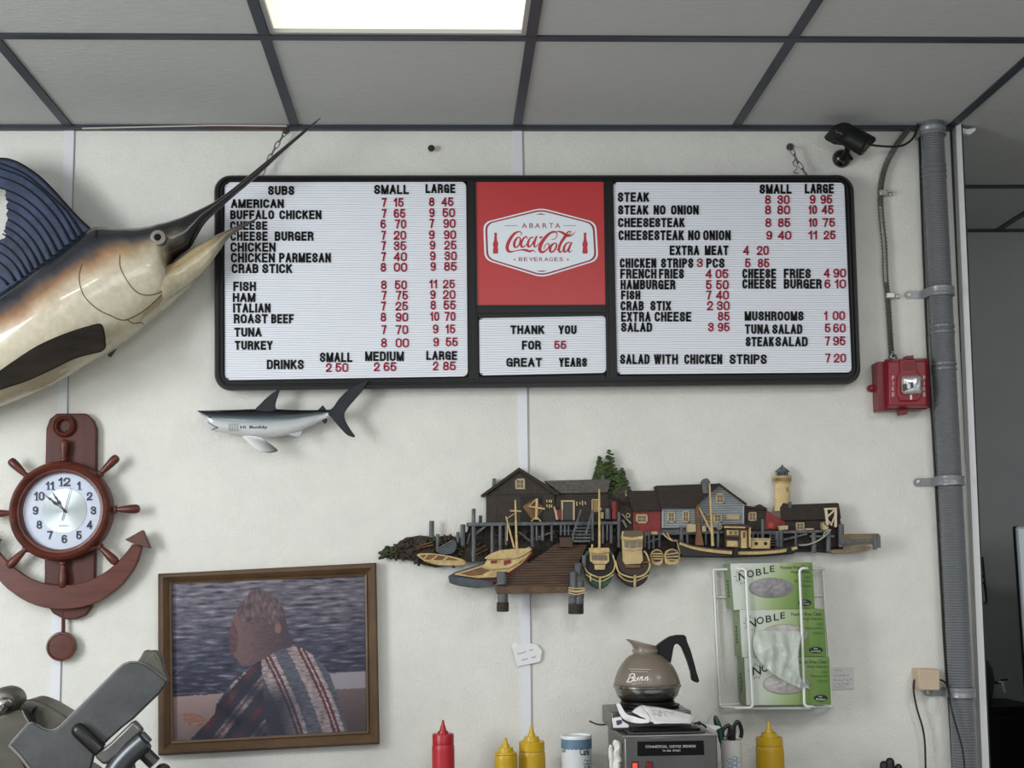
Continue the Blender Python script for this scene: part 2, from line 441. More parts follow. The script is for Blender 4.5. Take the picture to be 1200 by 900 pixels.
# seam strips of the wall panels
for pts, wpx in ((((81, 152), (73, 470), (62, 905), (60.5, 950)), 11), (((606, 153), (612, 460), (615.5, 720), (617.5, 905), (618.3, 950)), 11)):
    k += 1; b = nb()
    L_ = [P(x-wpx/2, y, .003) for x, y in pts]; R_ = [P(x+wpx/2, y, .003) for x, y in pts]
    solid(b, L_+R_[::-1], (0, .0035, 0)); struct('trim_%d' % k, b, stripm)
    k += 1; b = nb()
    solid(b, [P(x+wpx/2+.1, y, .0035) for x, y in pts]+[P(x+wpx/2+1.1, y, .0035) for x, y in pts[::-1]], (0, .004, 0))
    struct('trim_%d' % k, b, mat('seam_joint_grey', (150, 152, 155), .6))
# wall end: dark joint and white door casing
k += 1; b = nb(); solid(b, [P(1113, 150, .002), P(1121, 150, .002), P(1181, 1500, .002), P(1177, 1500, .002)], (0, .05, 0)); struct('trim_%d' % k, b, mat('joint_dark_grey', (62, 64, 64), .8))
k += 1; b = nb(); solid(b, [P(1120, 145, .03), P(1126.5, 145, .03), P(1186, 1505, .03), P(1176, 1505, .03)], (0, .075, 0)); struct('trim_%d' % k, b, mat('casing_white', (225, 226, 228), .45, amt=.04, scale=12), bevel=.001)
k += 1; b = nb(); solid(b, [P(1126.5, 145, .028), P(1128, 145, .028), P(1187.5, 1505, .028), P(1186, 1505, .028)], (0, .07, 0)); struct('trim_%d' % k, b, mat('casing_edge_dark', (45, 46, 47), .7))
k += 1; b = nb(); prism(b, [(1127, 149.5), (1133, 151.5), (1143, 150), (1143.5, 152.5), (1137, 157.5), (1128, 156)], .02, .012); struct('trim_%d' % k, b, MATS['casing_white'])
# off-frame counter that carries the bottles and machines
b = nb(); box(b, (-2.6, -.78, .88), (1.3, -.002, .92)); box(b, (-2.55, -.74, 0), (1.25, -.01, .88)); struct('counter', b, mat('counter_steel', (150, 152, 154), .35, .8))

# ---------------------------------------------------------------- ceiling lights
diffm = mat('diffuser_lit', (250, 252, 232), .4, emit=.9, amt=.09, scale=7)
alum = mat('fixture_aluminium', (168, 168, 165), .4, .3)
def ceiling_light(x0, y0, x1, y1, label):
    t = thing('ceiling_light', label, 'ceiling light', ((x0+x1)/2, (y0+y1)/2, CEIL))
    b = nb(); i = .024; o = .013
    for a, c in (((x0+o, y0+o), (x0+i, y1-o)), ((x1-i, y0+o), (x1-o, y1-o)), ((x0+i, y0+o), (x1-i, y0+i)), ((x0+i, y1-i), (x1-i, y1-o))):
        box(b, (a[0], a[1], CEIL-.002), (c[0], c[1], CEIL+.02))
    link('frame', b, alum, t)
    b = nb(); box(b, (x0+i, y0+i, CEIL+.008), (x1-i, y1-i, CEIL+.014)); link('diffuser', b, diffm, t)
    return t
ceiling_light(X0+.61*4, LY0, X0+.61*5, LY1, 'lit ceiling light panel with prismatic diffuser above the menu board')
# ---------------------------------------------------------------- menu board
black = mat('frame_black', (20, 21, 23), .4, amt=.15, scale=40, spec=.3)
ivory = mat('letter_panel_white', (232, 236, 246), .45, amt=.02, scale=20)
groove = mat('letter_panel_groove', (150, 154, 168), .7)
ink = mat('letter_black', (10, 10, 12), .45, spec=.2)
redink = mat('letter_red', (150, 14, 48), .4, spec=.25)
BD = .048                                            # face of the letter panels
board = thing('menu_board', 'wide black framed menu letter board with red logo panel, hung high on the wall', 'menu board', P(628, 458, 0))
outer = [(251, 205.5), (1000, 205), (1009, 450.5), (251.5, 458)]
inner = [(262.5, 213.5), (990, 212.5), (999, 438.5), (263, 446)]
def lerpq(t): return [tuple(a+(c-a)*t for a, c in zip(p, q)) for p, q in zip(outer, inner)]
def lp(q, r, d): return [P(x, y, d) for x, y in rrect(q, r, 8)]
b = nb()
loops(b, [lp(lerpq(0), 19, .004), lp(lerpq(0), 19, .05), lp(lerpq(.12), 18, .058), lp(lerpq(.42), 15, .058), lp(lerpq(.46), 15, .052),
          lp(lerpq(.6), 13, .052), lp(lerpq(.64), 13, .056), lp(lerpq(.82), 11, .056), lp(lerpq(.86), 10, .050), lp(lerpq(1), 8, .050), lp(lerpq(1), 8, .030)])
for q in ([(547.5, 212), (557.5, 212), (560.5, 446), (549.5, 446)], [(707.5, 212), (718.5, 212), (723, 446), (711, 446)], [(557, 357.5), (711, 357), (711.3, 369.8), (560.5, 372.5)]):
    prism(b, q, .053, .02)
    cx = [((a[0]+z[0])/2) for a, z in ((q[0], q[1]), (q[3], q[2]))]
    if q[1][0]-q[0][0] < 30:
        prism(b, [(cx[0]-2, 213), (cx[0]+2, 213), (cx[1]+2, 444), (cx[1]-2, 444)], .057, .006)
    else: prism(b, [(558, 362), (711, 361.5), (711, 366), (559, 367)], .057, .006)
link('frame', b, black, board, smooth=30)
def panel(q, r):
    """ribbed changeable-letter panel"""
    b = nb(); prism(b, rrect(q, r, 5), BD-.0022, .012, 1)
    H = q[3][1]-q[0][1]; n = int(H/2.65)
    for i in range(n):
        t0 = (i+.08)/n; t1 = (i+.93)/n
        def ed(t, s):
            a, z = (q[0], q[3]) if s == 0 else (q[1], q[2])
            y = a[1]+(z[1]-a[1])*t; x = a[0]+(z[0]-a[0])*t
            e = min(t, 1-t)*H; ins = 0
            if e < r: ins = r-math.sqrt(max(0, r*r-(r-e)**2))
            return (x+(ins+.5 if s == 0 else -ins-.5), y)
        tm = (t0+t1)/2; a0, a1, z1, z0 = ed(t0, 0), ed(t0, 1), ed(t1, 1), ed(t1, 0)
        if abs(a0[0]-z0[0]) > 2: a0 = (max(a0[0], z0[0]), a0[1]); z0 = (a0[0], z0[1])
        prism(b, [a0, a1, z1, z0], BD, .0022, 0)
    return link('letter_panel', b, [ivory, groove], board, smooth=0)
pl = panel([(262.8, 213.2), (546.5, 212.8), (548.5, 441.2), (263.2, 445.5)], 6)
pr = panel([(718.2, 213.5), (989.5, 214), (998.5, 436.5), (723, 438.6)], 5)
pm = panel([(561, 372), (710, 369.8), (710.8, 437), (561.7, 440)], 5)
def row(par, conv, items, red, name):
    for s, x0, x1, y0, y1 in items:
        (a, c), (e, g) = conv((x0, y0), (x1, y1)); b = nb()
        sign(b, s, a, e, c, g, BD+.0022, .0022, 1.75 if red else 2.25, 1.0 if red else 1.15)
        link(name, b, redink if red else ink, par, smooth=0)
cl_ = cv(240, 195, 3.3333); cr_ = cv(700, 195, 3.334); cm_ = cv(540, 195, 3.335)
L_rows = [
 (76, 111, [('SUBS', 247, 349)]), (72, 108, [('SMALL', 661, 797)]), (69, 104, [('LARGE', 862, 978)]),
 (128, 162, [('AMERICAN', 102, 308)]), (171, 206, [('BUFFALO', 99, 270), ('CHICKEN', 291, 455)]), (214, 248, [('CHEESE', 99, 244)]),
 (254, 290, [('CHEESE', 100, 245), ('BURGER', 273, 424)]), (297, 333, [('CHICKEN', 100, 276)]), (338, 375, [('CHICKEN', 102, 273), ('PARMESAN', 290, 492)]),
 (381, 417, [('CRAB', 105, 209), ('STICK', 224, 341)]), (450, 486, [('FISH', 111, 199)]), (494, 529, [('HAM', 109, 197)]), (535, 571, [('ITALIAN', 110, 256)]),
 (577, 613, [('ROAST', 113, 245), ('BEEF', 259, 347)]), (630, 665, [('TUNA', 115, 221)]), (681, 716, [('TURKEY', 117, 264)]), (755, 792, [('DRINKS', 242, 386)]),
 (727, 764, [('SMALL', 449, 576)]), (723, 760, [('MEDIUM', 626, 777)]), (721, 756, [('LARGE', 865, 985)])]
for y0, y1, it in L_rows: row(pl, cl_, [(s, a, c, y0, y1) for s, a, c in it], False, 'lettering')
L_pr = [(123, 158, '7', 691, 709, '15', 738, 776), (121, 155, '8', 875, 897, '45', 924, 971), (166, 201, '7', 691, 709, '65', 738, 783), (163, 198, '9', 876, 897, '50', 928, 977),
 (207, 242, '6', 686, 707, '70', 742, 786), (205, 240, '7', 877, 895, '90', 931, 979), (251, 286, '7', 689, 707, '20', 738, 786), (249, 284, '9', 875, 897, '90', 933, 981),
 (292, 328, '7', 689, 707, '35', 738, 786), (290, 325, '9', 878, 900, '25', 935, 983), (335, 370, '7', 689, 707, '40', 738, 789), (332, 367, '9', 879, 901, '30', 936, 984),
 (376, 411, '8', 686, 708, '00', 738, 790), (373, 408, '9', 881, 902, '85', 934, 984), (445, 480, '8', 688, 710, '50', 742, 789), (442, 476, '11', 877, 908, '25', 930, 977),
 (486, 521, '7', 690, 710, '75', 746, 793), (483, 518, '9', 880, 901, '20', 930, 979), (528, 563, '7', 688, 707, '25', 745, 793), (524, 559, '8', 881, 903, '55', 932, 980),
 (571, 606, '8', 686, 708, '90', 745, 794), (568, 603, '10', 880, 915, '70', 936, 979), (620, 655, '7', 690, 709, '70', 745, 794), (617, 652, '9', 890, 912, '15', 940, 978),
 (671, 707, '8', 688, 711, '00', 745, 797), (668, 703, '9', 892, 914, '55', 941, 988), (768, 803, '2', 473, 495, '50', 510, 560), (765, 800, '2', 660, 683, '65', 698, 748), (762, 797, '2', 891, 912, '85', 930, 980)]
for y0, y1, s, a, c, s2, a2, c2 in L_pr: row(pl, cl_, [(s, a, c, y0, y1), (s2, a2, c2, y0, y1)], True, 'price_figures')
R_rows = [
 (70, 106, [('SMALL', 634, 759)]), (68, 105, [('LARGE', 811, 924)]), (101, 138, [('STEAK', 80, 202)]), (152, 188, [('STEAK', 81, 199), ('NO', 220, 266), ('ONION', 288, 396)]),
 (201, 237, [('CHEESE', 81, 224), ('STEAK', 226, 341)]), (250, 288, [('CHEESESTEAK', 83, 338), ('NO', 355, 401), ('ONION', 414, 521)]), (309, 346, [('EXTRA', 283, 398), ('MEAT', 420, 512)]),
 (359, 396, [('CHICKEN', 88, 230), ('STRIPS', 249, 375), ('PCS', 426, 497)]), (400, 438, [('FRENCH', 90, 231), ('FRIES', 241, 338)]), (400, 437, [('CHEESE', 567, 698), ('FRIES', 729, 834)]),
 (443, 480, [('HAMBURGER', 91, 305)]), (440, 477, [('CHEESE', 567, 698), ('BURGER', 729, 877)]), (485, 520, [('FISH', 93, 168)]), (526, 563, [('CRAB', 91, 181), ('STIX', 207, 288)]),
 (568, 606, [('EXTRA', 93, 208), ('CHEESE', 224, 367)]), (566, 602, [('MUSHROOMS', 576, 806)]), (610, 646, [('SALAD', 93, 214)]), (617, 654, [('TUNA', 577, 672), ('SALAD', 684, 801)]),
 (666, 703, [('STEAK', 580, 690), ('SALAD', 696, 822)]), (734, 772, [('SALAD', 89, 204), ('WITH', 221, 315), ('CHICKEN', 340, 488), ('STRIPS', 517, 662)])]
for y0, y1, it in R_rows: row(pr, cr_, [(s, a, c, y0, y1) for s, a, c in it], False, 'lettering')
R_pr = [(112, 147, '8', 655, 678, '30', 704, 751), (111, 146, '9', 830, 852, '95', 872, 918), (152, 187, '8', 655, 679, '80', 703, 753), (152, 186, '10', 825, 858, '45', 877, 923),
 (202, 237, '8', 656, 680, '85', 706, 754), (202, 236, '10', 826, 859, '75', 880, 929), (252, 286, '9', 660, 683, '40', 706, 758), (251, 285, '11', 825, 860, '25', 885, 931),
 (310, 346, '4', 570, 593, '20', 624, 670), (360, 395, '5', 577, 599, '85', 627, 672), (402, 437, '4', 423, 447, '05', 462, 512), (399, 434, '4', 885, 908, '90', 922, 972),
 (444, 480, '5', 424, 447, '50', 464, 513), (441, 476, '6', 888, 911, '10', 928, 972), (485, 520, '7', 425, 446, '40', 464, 514), (526, 562, '2', 429, 452, '30', 467, 517),
 (565, 600, '1', 886, 900, '00', 920, 968), (610, 645, '3', 433, 455, '95', 470, 517), (614, 649, '5', 889, 911, '60', 922, 970), (664, 699, '7', 890, 909, '95', 921, 970), (731, 766, '7', 891, 911, '20', 924, 972)]
for y0, y1, s, a, c, s2, a2, c2 in R_pr: row(pr, cr_, [(s, a, c, y0, y1), (s2, a2, c2, y0, y1)], True, 'price_figures')
row(pr, cr_, [('85', 471, 517, 568, 603)], True, 'price_figures'); row(pr, cr_, [('3', 389, 412, 359, 394)], True, 'price_figures')
for y0, y1, it in ((621, 655, [('THANK', 194, 326), ('YOU', 382, 452)]), (681, 716, [('FOR', 239, 313)]), (748, 783, [('GREAT', 178, 317), ('YEARS', 384, 493)])):
    row(pm, cm_, [(s, a, c, y0, y1) for s, a, c in it], False, 'lettering')
row(pm, cm_, [('55', 365, 412, 681, 714)], True, 'price_figures')
# red logo panel
logored = mat('logo_red', (184, 50, 54), .35, amt=.05, scale=5); logowhite = mat('logo_white', (226, 234, 242), .4)
darkred = mat('logo_dark_red', (150, 36, 62), .4); inkred = mat('logo_ink_red', (186, 44, 58), .4)
b = nb(); prism(b, [(556.8, 211.5), (707.2, 212), (710.5, 357.6), (559, 358.6)], BD+.001, .012)
lg = link('logo_panel', b, logored, board, smooth=0)
k8 = cv(560, 240, 8)
hexo = k8((595, 28), (1110, 165), (1130, 520), (600, 682), (62, 515), (50, 165))
def inset(pts, t):
    cx = sum(p[0] for p in pts)/len(pts); cy = sum(p[1] for p in pts)/len(pts)
    return [(cx+(p[0]-cx)*t[0], cy+(p[1]-cy)*t[1]) for p in pts]
def rpoly(c, r, n=5):
    out = []
    m = len(c)
    for i in range(m):
        p, a, e = c[i], c[i-1], c[(i+1) % m]
        def un(q):
            l = math.hypot(q[0]-p[0], q[1]-p[1]); return ((q[0]-p[0])/l, (q[1]-p[1])/l)
        u, v = un(a), un(e)
        for k in range(n+1):
            t = k/n
            out.append((p[0]+u[0]*r*(1-t)**2+v[0]*r*t*t, p[1]+u[1]*r*(1-t)**2+v[1]*r*t*t))
    return out
b = nb()
prism(b, rpoly(hexo, 9), BD+.0016, .0012, 0)
prism(b, rpoly(inset(hexo, (.966, .955)), 8.5), BD+.0020, .0008, 1)
prism(b, rpoly(inset(hexo, (.932, .91)), 8), BD+.0024, .0008, 0)
LT = BD+.0029
for q in (((252, 194), (372, 194), (372, 198), (252, 198)), ((805, 193), (922, 193), (922, 197), (805, 197)), ((540, 92), (590, 80), (642, 92)), ((548, 617), (650, 617), (600, 630))):
    prism(b, k8(*q), LT, .0005, 1)
for bx in (166, 1005):
    prof = [(-13, 0), (13, 0), (11, 35), (14, 70), (26, 105), (20, 135), (25, 165), (22, 196), (-22, 196), (-25, 165), (-20, 135), (-26, 105), (-14, 70), (-11, 35)]
    prism(b, k8(*[(bx+x, 262+y) for x, y in prof]), LT, .0005, 2)
def k8t(s, x0, x1, y0, y1, bold, mi):
    (a, c), (e, g) = k8((x0, y0), (x1, y1)); text(b, s, a, e, c, g, LT, .0005, bold, mi)
for s, x0, x1 in (('A', 412, 460), ('B', 482, 520), ('A', 535, 583), ('R', 606, 648), ('T', 668, 708), ('A', 724, 772)): k8t(s, x0, x1, 172, 217, .004, 1)
for i, s in enumerate('BEVERAGES'): k8t(s, 384+i*47.5, 384+i*47.5+(34 if s not in 'VA' else 40), 492, 528, .004, 1)
for x in (343, 844): prism(b, ellpts(*k8((x, 513))[0], 1, 1, 10), LT, .0005, 1)
def st(pts, sub=5): ribbon(b, k8(*[(x, y) for x, y, _ in pts]) and [(q[0], q[1], p[2]/8) for q, p in zip(k8(*pts), pts)], LT, .0005, sub, 2)
st([(398, 292, 4), (410, 268, 8), (388, 252, 12), (345, 268, 22), (302, 322, 30), (276, 385, 32), (282, 428, 28), (312, 440, 16), (352, 432, 8), (408, 422, 12), (452, 426, 22), (485, 436, 20), (515, 428, 12), (547, 447, 2)])
st([(372, 305, 14), (345, 345, 24), (342, 388, 22), (362, 398, 12), (386, 375, 14), (398, 335, 16), (392, 306, 10), (372, 305, 12)])
st([(462, 318, 10), (455, 298, 10), (430, 312, 16), (408, 352, 22), (408, 390, 20), (430, 394, 12), (460, 368, 6)])
st([(522, 306, 12), (492, 312, 14), (470, 355, 22), (472, 390, 20), (495, 386, 12), (525, 340, 12)])
st([(552, 292, 16), (532, 345, 22), (528, 386, 18), (545, 392, 10), (572, 360, 5)])
st([(578, 312, 16), (604, 298, 16)], 1)
st([(690, 325, 5), (725, 318, 7), (742, 280, 8), (725, 252, 12), (682, 262, 20), (628, 312, 30), (588, 375, 34), (582, 428, 30), (610, 444, 20), (650, 415, 12), (668, 380, 10), (655, 362, 8), (628, 385, 8), (618, 420, 4)])
st([(700, 268, 4), (750, 250, 10), (795, 262, 22), (835, 288, 24), (880, 284, 12), (918, 250, 2)])
st([(712, 362, 14), (684, 388, 24), (676, 428, 24), (694, 444, 14), (722, 420, 16), (738, 380, 16), (730, 358, 10), (712, 362, 12)])
st([(742, 425, 8), (775, 370, 8), (830, 300, 8), (872, 258, 8), (850, 252, 12), (812, 300, 20), (772, 370, 24), (760, 425, 22), (775, 444, 14), (800, 425, 6)])
st([(862, 352, 12), (832, 362, 14), (808, 400, 22), (808, 436, 20), (830, 436, 12), (860, 390, 12)])
st([(880, 350, 16), (858, 400, 20), (852, 436, 16), (868, 442, 8), (885, 425, 4)])
link('emblem', b, [logowhite, darkred, inkred], lg, smooth=0)

# ---------------------------------------------------------------- hanging chains
steel = mat('zinc_steel', (130, 130, 128), .4, .8, amt=.2, scale=90)
def chain(pts, label, hook):
    t = thing('hanging_chain', label, 'chain', P(*pts[-1], .03), 'chains holding the menu board')
    W = [P(x, y, .03) for x, y in pts]; n = 0
    b = nb()
    for a, c in zip(W, W[1:]):
        L = (c-a).length; m = max(1, round(L/.021)); u = (c-a)/L
        for i in range(m):
            mid = a+u*(i+.5)*L/m; h = L/m*.62; wdt = .0055
            side = u.cross(Vector((0, 1, 0))).normalized() if n % 2 == 0 else Vector((0, 1, 0)); n += 1
            lk = [mid+u*h*math.cos(q)+side*wdt*math.sin(q) for q in [2*PI*j/12 for j in range(12)]]
            tube(b, lk, .0016, 5, closed=True)
    link('chain_links', b, steel, t)
    b = nb()
    hx, hy = hook
    disc(b, hx, hy, 4.2, .004, .003, 16) ; tube(b, [P(hx, hy, .004), P(hx, hy, .034), P(hx+.5, hy+3, .036)], .0025, 6)
    link('wall_hook', b, mat('hook_dark_steel', (88, 88, 86), .4, .7), t)
    return t
chain([(336, 153), (327, 166), (318, 181), (306, 205)], 'thin steel chain behind the sailfish bill, holding the left end of the menu board', (335, 153))
chain([(926.5, 173), (935, 190), (946, 206)], 'thin steel chain with dark wall hook above the right end of the menu board', (926, 172))
b = nb(); tube(b, [P(933, 186, .03), P(929, 192, .032), (P(934, 197, .032)), P(930, 202, .03), P(936, 203, .03)], .0016, 5, 4)
tag(link('loose_wire', b, steel), 'short curl of loose wire lying behind the right chain on the menu board top', 'wire')
b = nb(); lathe(b, P(505.5, 176, 0), [(.003, 0), (.003, .012), (.0085, .013), (.0095, .018), (.007, .022), (.002, .023)], 20, 'Y')
tag(link('wall_screw', b, mat('screw_dark', (52, 52, 50), .4, .7)), 'single dark round screw head in the wall above the menu board', 'screw')

# ---------------------------------------------------------------- sailfish mount
fishm = paint('fish_lacquer', .22, coat=.5, amt=.14, bump=.12, bscale=45)
finm = mat('sail_fin_blue', (56, 72, 102), .45, amt=.35, scale=28, spec=.35, bump=.2, bscale=60, rgb2=(34, 42, 62))
raym = mat('fin_ray_navy', (17, 22, 36), .5, spec=.2)
FD = .125
fish = thing('sailfish_mount', 'large mounted sailfish with blue sail fin, mouth open over the menu board corner', 'mounted fish', P(40, 470, 0))
BK, NAVY, OR, CR, CR2 = (17, 18, 20), (44, 52, 66), (160, 118, 82), (206, 198, 176), (188, 178, 150)
def billcol(s, c, p):
    base = ramp([(0, (22, 22, 23)), (.3, (30, 30, 30)), (.44, (96, 90, 78)), (.62, (176, 167, 145)), (.9, (186, 176, 152)), (1, (120, 104, 84))], (1-c)/2)
    lower = ramp([(0, (24, 24, 25)), (.3, (30, 30, 30)), (.5, (120, 110, 94)), (.66, (120, 108, 92)), (.76, (44, 30, 26)), (1, (34, 20, 18))], (1-c)/2)
    dark = ramp([(0, (28, 24, 24)), (.4, (24, 24, 24)), (1, (26, 26, 27))], (1-c)/2)
    return mixc(mixc(base, lower, s/.12), dark, (s-.16)/.14)
def bodycol(s, c, p):
    w_ = noise.noise(Vector((p.x*14, p.z*14, 3)))*.10+noise.noise(Vector((p.x*45, p.z*45, 9)))*.05
    t = (1-c)/2+w_*.6
    hd = max(0, min(1, (s-.6)/.2))
    band = mixc(OR, (170, 150, 122), hd)
    base = ramp([(.0, BK), (.13, BK), (.22, NAVY), (.29, mixc(NAVY, band, .5)), (.36, band), (.45, mixc(band, CR, .7)), (.54, CR), (.8, CR), (1, CR2)], t)
    return mixc(base, billcol(0, c, p), (s-.9)/.1)
secs = [(-330, 566, -326, 576, .015, .1), (-250, 515, -232, 546, .035, .1), (-170, 458, -140, 520, .06, .11), (-85, 402, -50, 492, .085, .12), (-30, 366, 5, 474, .1, FD), (20, 333, 62, 449, .112, FD),
        (60, 304, 105, 423.5, .118, FD), (107, 269.5, 150, 396, .112, FD), (137, 268, 180, 371, .104, FD), (160, 268.3, 200, 353, .093, FD), (174, 266.5, 204, 338, .082, FD), (182, 264.8, 200, 322, .074, FD), (188, 263, 198, 312, .066, FD)]
b = nb(); loft(b, secs, 40, 7, bodycol); bmc = b.copy()
bmesh.ops.triangulate(bmc, faces=bmc.faces); body = link('body', b, fishm, fish)
W = onto(bmc, .0008)
lm = mat('gill_line_brown', (84, 72, 56), .5)
b = nb()
for pts in ([(140.5, 298.5), (141, 313), (149.5, 330), (160, 342), (172, 346), (185.5, 343.5), (202, 333), (212, 324)],
            [(96, 309), (93.2, 320), (93, 330), (97, 344), (105, 354.5), (117, 364), (130, 370), (140, 374.5), (149, 374.5), (163, 368), (175, 359), (186, 349), (194, 341)],
            [(149, 374.5), (156, 379), (165, 378), (169, 381.5)]):
    ribbon(b, [(x, y, 1.1) for x, y in pts], 0, .003, 4, proj=W)
link('gill_line', b, lm, body, smooth=0)
b = nb()
for i in range(6):
    x, y = 164+i*6.5, 377-i*5.5
    ribbon(b, [(x, y, .8), (x+6, y-10, 2.2), (x+14, y-20, .8)], 0, .003, 4, proj=W)
link('gill_fold', b, mat('gill_fold_tan', (160, 148, 118), .5), body, smooth=0)
# eye
ec = W(185.5, 279)
b = nb(); 
for r, h, mi in ((.0208, .004, 0), (.0178, .0055, 1), (.0138, .0062, 0), (.0122, .0069, 1), (.0096, .0078, 2)):
    lathe(b, ec+Vector((0, -.002, 0)), [(r, -.018), (r, h-.0008), (r*.93, h), (.0005, h+.0004)], 24, 'Y', mi)
link('eye', b, [mat('eye_rim_grey', (88, 88, 82), .3), mat('eye_iris', (150, 148, 138), .25), mat('eye_pupil', (9, 11, 12), .5, spec=.15)], fish)
# bill
b = nb(); loft(b, [(188, 263, 198, 312, .066, FD), (196, 261, 203, 307, .057, FD), (205, 258, 211, 300, .048, .128), (216, 254, 222, 291, .04, .134), (228, 248.5, 230, 277, .032, .14), (240, 243, 239, 262, .026, .145), (252, 236.5, 250.5, 250.5, .02, .15),
    (272, 222, 270, 233, .015, .155), (300, 199, 298, 209.5, .012, .165), (335, 170, 333, 177, .008, .175), (362, 148, 361, 152.5, .005, .182), (376, 137.5, 375.5, 139, .001, .185)], 24, 6, billcol)
link('bill', b, fishm, fish)
def jawcol(s, c, p):
    a = ramp([(0, (60, 46, 38)), (.12, (168, 152, 118)), (.35, (176, 160, 124)), (.42, (120, 92, 58)), (.5, (186, 174, 144)), (1, (196, 188, 164))], (1-c)/2)
    return mixc(a, (62, 54, 46), max(0, (s-.62)/.3))
b = nb(); loft(b, [(168, 312, 190, 364, .06, FD), (180, 315, 200, 355, .067, FD), (190, 314.5, 208, 348, .062, FD), (200, 310, 216, 341, .052, FD), (212, 302, 224, 333.5, .042, .13), (228, 289.5, 235, 322, .03, .135), (240, 283, 244, 311.5, .024, .14), (252, 276.5, 254, 298, .018, .145), (264, 271, 268, 279, .012, .15), (284, 262.5, 283.5, 268, .007, .155), (303, 255, 302.5, 256.5, .001, .16)], 24, 6, jawcol)
link('lower_jaw', b, fishm, fish)
# dorsal sail
b = nb()
sc_ = []
for i in range(6):
    y0 = 221+i*10
    sc_ += [(3+(4 if 0 < i < 5 else 1)*1.0, y0), (8 if i in (2, 3) else 6.5, y0+2.5), (9.6 if i in (1, 2, 3) else 7, y0+5.5), (8 if i in (1, 2, 3) else 5.5, y0+8)]
edge_ = cat([(107, 271), (92, 257), (78, 242), (62, 224), (45, 207.5), (25, 194), (12, 188.5), (0, 187), (-30, 187)], 4)
sail = edge_ + [(-70, 205), (-60, 225), (-30, 214), (-10, 216)] + sc_ + [(0, 281), (-20, 288), (-50, 315), (-75, 360), (-80, 415), (0, 352), (60, 316)]
prism(b, sail, FD+.004, .008, 0)
base_ = [(97, 276), (90, 280), (83, 285), (75, 291), (67, 296), (59.5, 301), (52, 307), (45, 311), (38, 316), (32, 321), (26, 325), (17.5, 329), (9, 333.5), (-6, 345)]
left_ = [(0, 191), (0, 197), (0, 207), (0, 220), (8, 233), (8, 244), (9, 257), (6, 266), (3, 274), (-5, 283), (-8, 293), (-12, 303), (-20, 320), (-30, 335)]
for (x1, y1), (x0, y0) in zip(base_, left_):
    f = (x1-x0)/100
    mx, my = (x0+x1)/2 + (9.5 if y0 > 192 else 7)*f, (y0+y1)/2-(12.5 if y0 > 192 else 8.5)*f
    tube(b, [P(x0, y0, FD+.005), P((x0+mx)/2+1*f, (y0+my)/2-5*f, FD+.005), P(mx, my, FD+.005), P((x1+mx)/2+3*f, (y1+my)/2-2*f, FD+.005), P(x1, y1, FD+.007)], [.0018, .0022, .0024, .003, .004], 6, 3, 1)
tube(b, [P(x, y, FD+.0005) for x, y in edge_], .0055, 8, 0, 1)
link('dorsal_fin', b, [finm, raym], fish)
# pectoral, pelvic and tail fins
b = nb(); pf = cat([(-70, 488), (-30, 455), (0, 433.5), (18, 421), (43, 405), (67, 394), (85.5, 387), (104, 381.5), (117, 378.8), (121.5, 385), (123, 396), (123.5, 407), (117, 412.5), (104, 415.5), (85.5, 421), (61, 433), (30, 447), (0, 457), (-35, 473)], 3, True)
prism(b, pf, FD+.128, .006)
tube(b, [P(116, 396, FD+.06), P(110, 398, FD+.108)], .018, 8)
link('pectoral_fin', b, mat('pectoral_brown', (42, 33, 24), .6, spec=.12, rgb2=(19, 16, 12), scale=22, stretch=(.35, 1, 1.6), bump=.3, bscale=40), fish, bevel=.003)
b = nb(); prism(b, [(126, 415), (134, 410), (136.5, 408.5), (133, 413.5), (130, 418), (127, 418)], FD+.02, .006); link('pelvic_fin', b, mat('pelvic_dark', (52, 52, 50), .5), fish)
b = nb(); prism(b, [(-318, 568), (-370, 500), (-420, 455), (-395, 530), (-372, 590), (-350, 650), (-345, 690), (-322, 630)], .105, .012); link('tail_fin', b, finm, fish)

# ---------------------------------------------------------------- toy shark
sh = cv(220, 440, 5.4545)
shark = thing('shark_figure', 'small grey and white plastic shark stuck on the wall below the menu board', 'toy shark', P(310, 530, 0))
SD = .05
def S6(*q): return [(a[0], a[1], c[0], c[1], h, SD) for (a, c, h) in [(sh(t)[0], sh(u)[0], h) for t, u, h in q]]
def sharkcol(s, c, p):
    t = (1-c)/2
    return ramp([(0, (14, 17, 20)), (.2, (22, 28, 33)), (.32, (52, 66, 74)), (.43, (98, 114, 120)), (.55, (172, 180, 184)), (.68, (206, 208, 210)), (1, (200, 202, 204))], t)
b = nb(); loft(b, S6(((62, 224), (64, 231), .002), ((95, 224), (108, 285), .012), ((140, 223), (150, 345), .018), ((200, 221), (205, 362), .022), ((300, 219), (305, 378), .026), ((430, 214), (440, 398), .028), ((560, 214), (560, 393), .027), ((680, 220), (660, 372), .022), ((790, 221), (770, 330), .016), ((870, 220), (850, 292), .01), ((925, 216), (915, 266), .016), ((960, 205), (960, 262), .017)), 28, 6, sharkcol)
bmc = b.copy(); bmesh.ops.triangulate(bmc, faces=bmc.faces)
sb = link('body', b, paint('shark_gloss', .25, coat=.4, amt=.04), shark)
W = onto(bmc, .0005)
b = nb(); ribbon(b, [(q[0], q[1], .9) for q in sh((128, 300), (150, 312), (172, 325), (192, 332), (170, 340), (150, 352))], 0, .002, 4, proj=W)
for x in range(268, 328, 11): ribbon(b, [(q[0], q[1], .45) for q in sh((x, 306), (x-4, 330), (x, 356))], 0, .001, 3, proj=W)
e_ = sh((143, 262))[0]; ribbon(b, [(e_[0]-1.6, e_[1], 3.2), (e_[0]+1.6, e_[1], 3.2)], 0, .002, 0, proj=W)
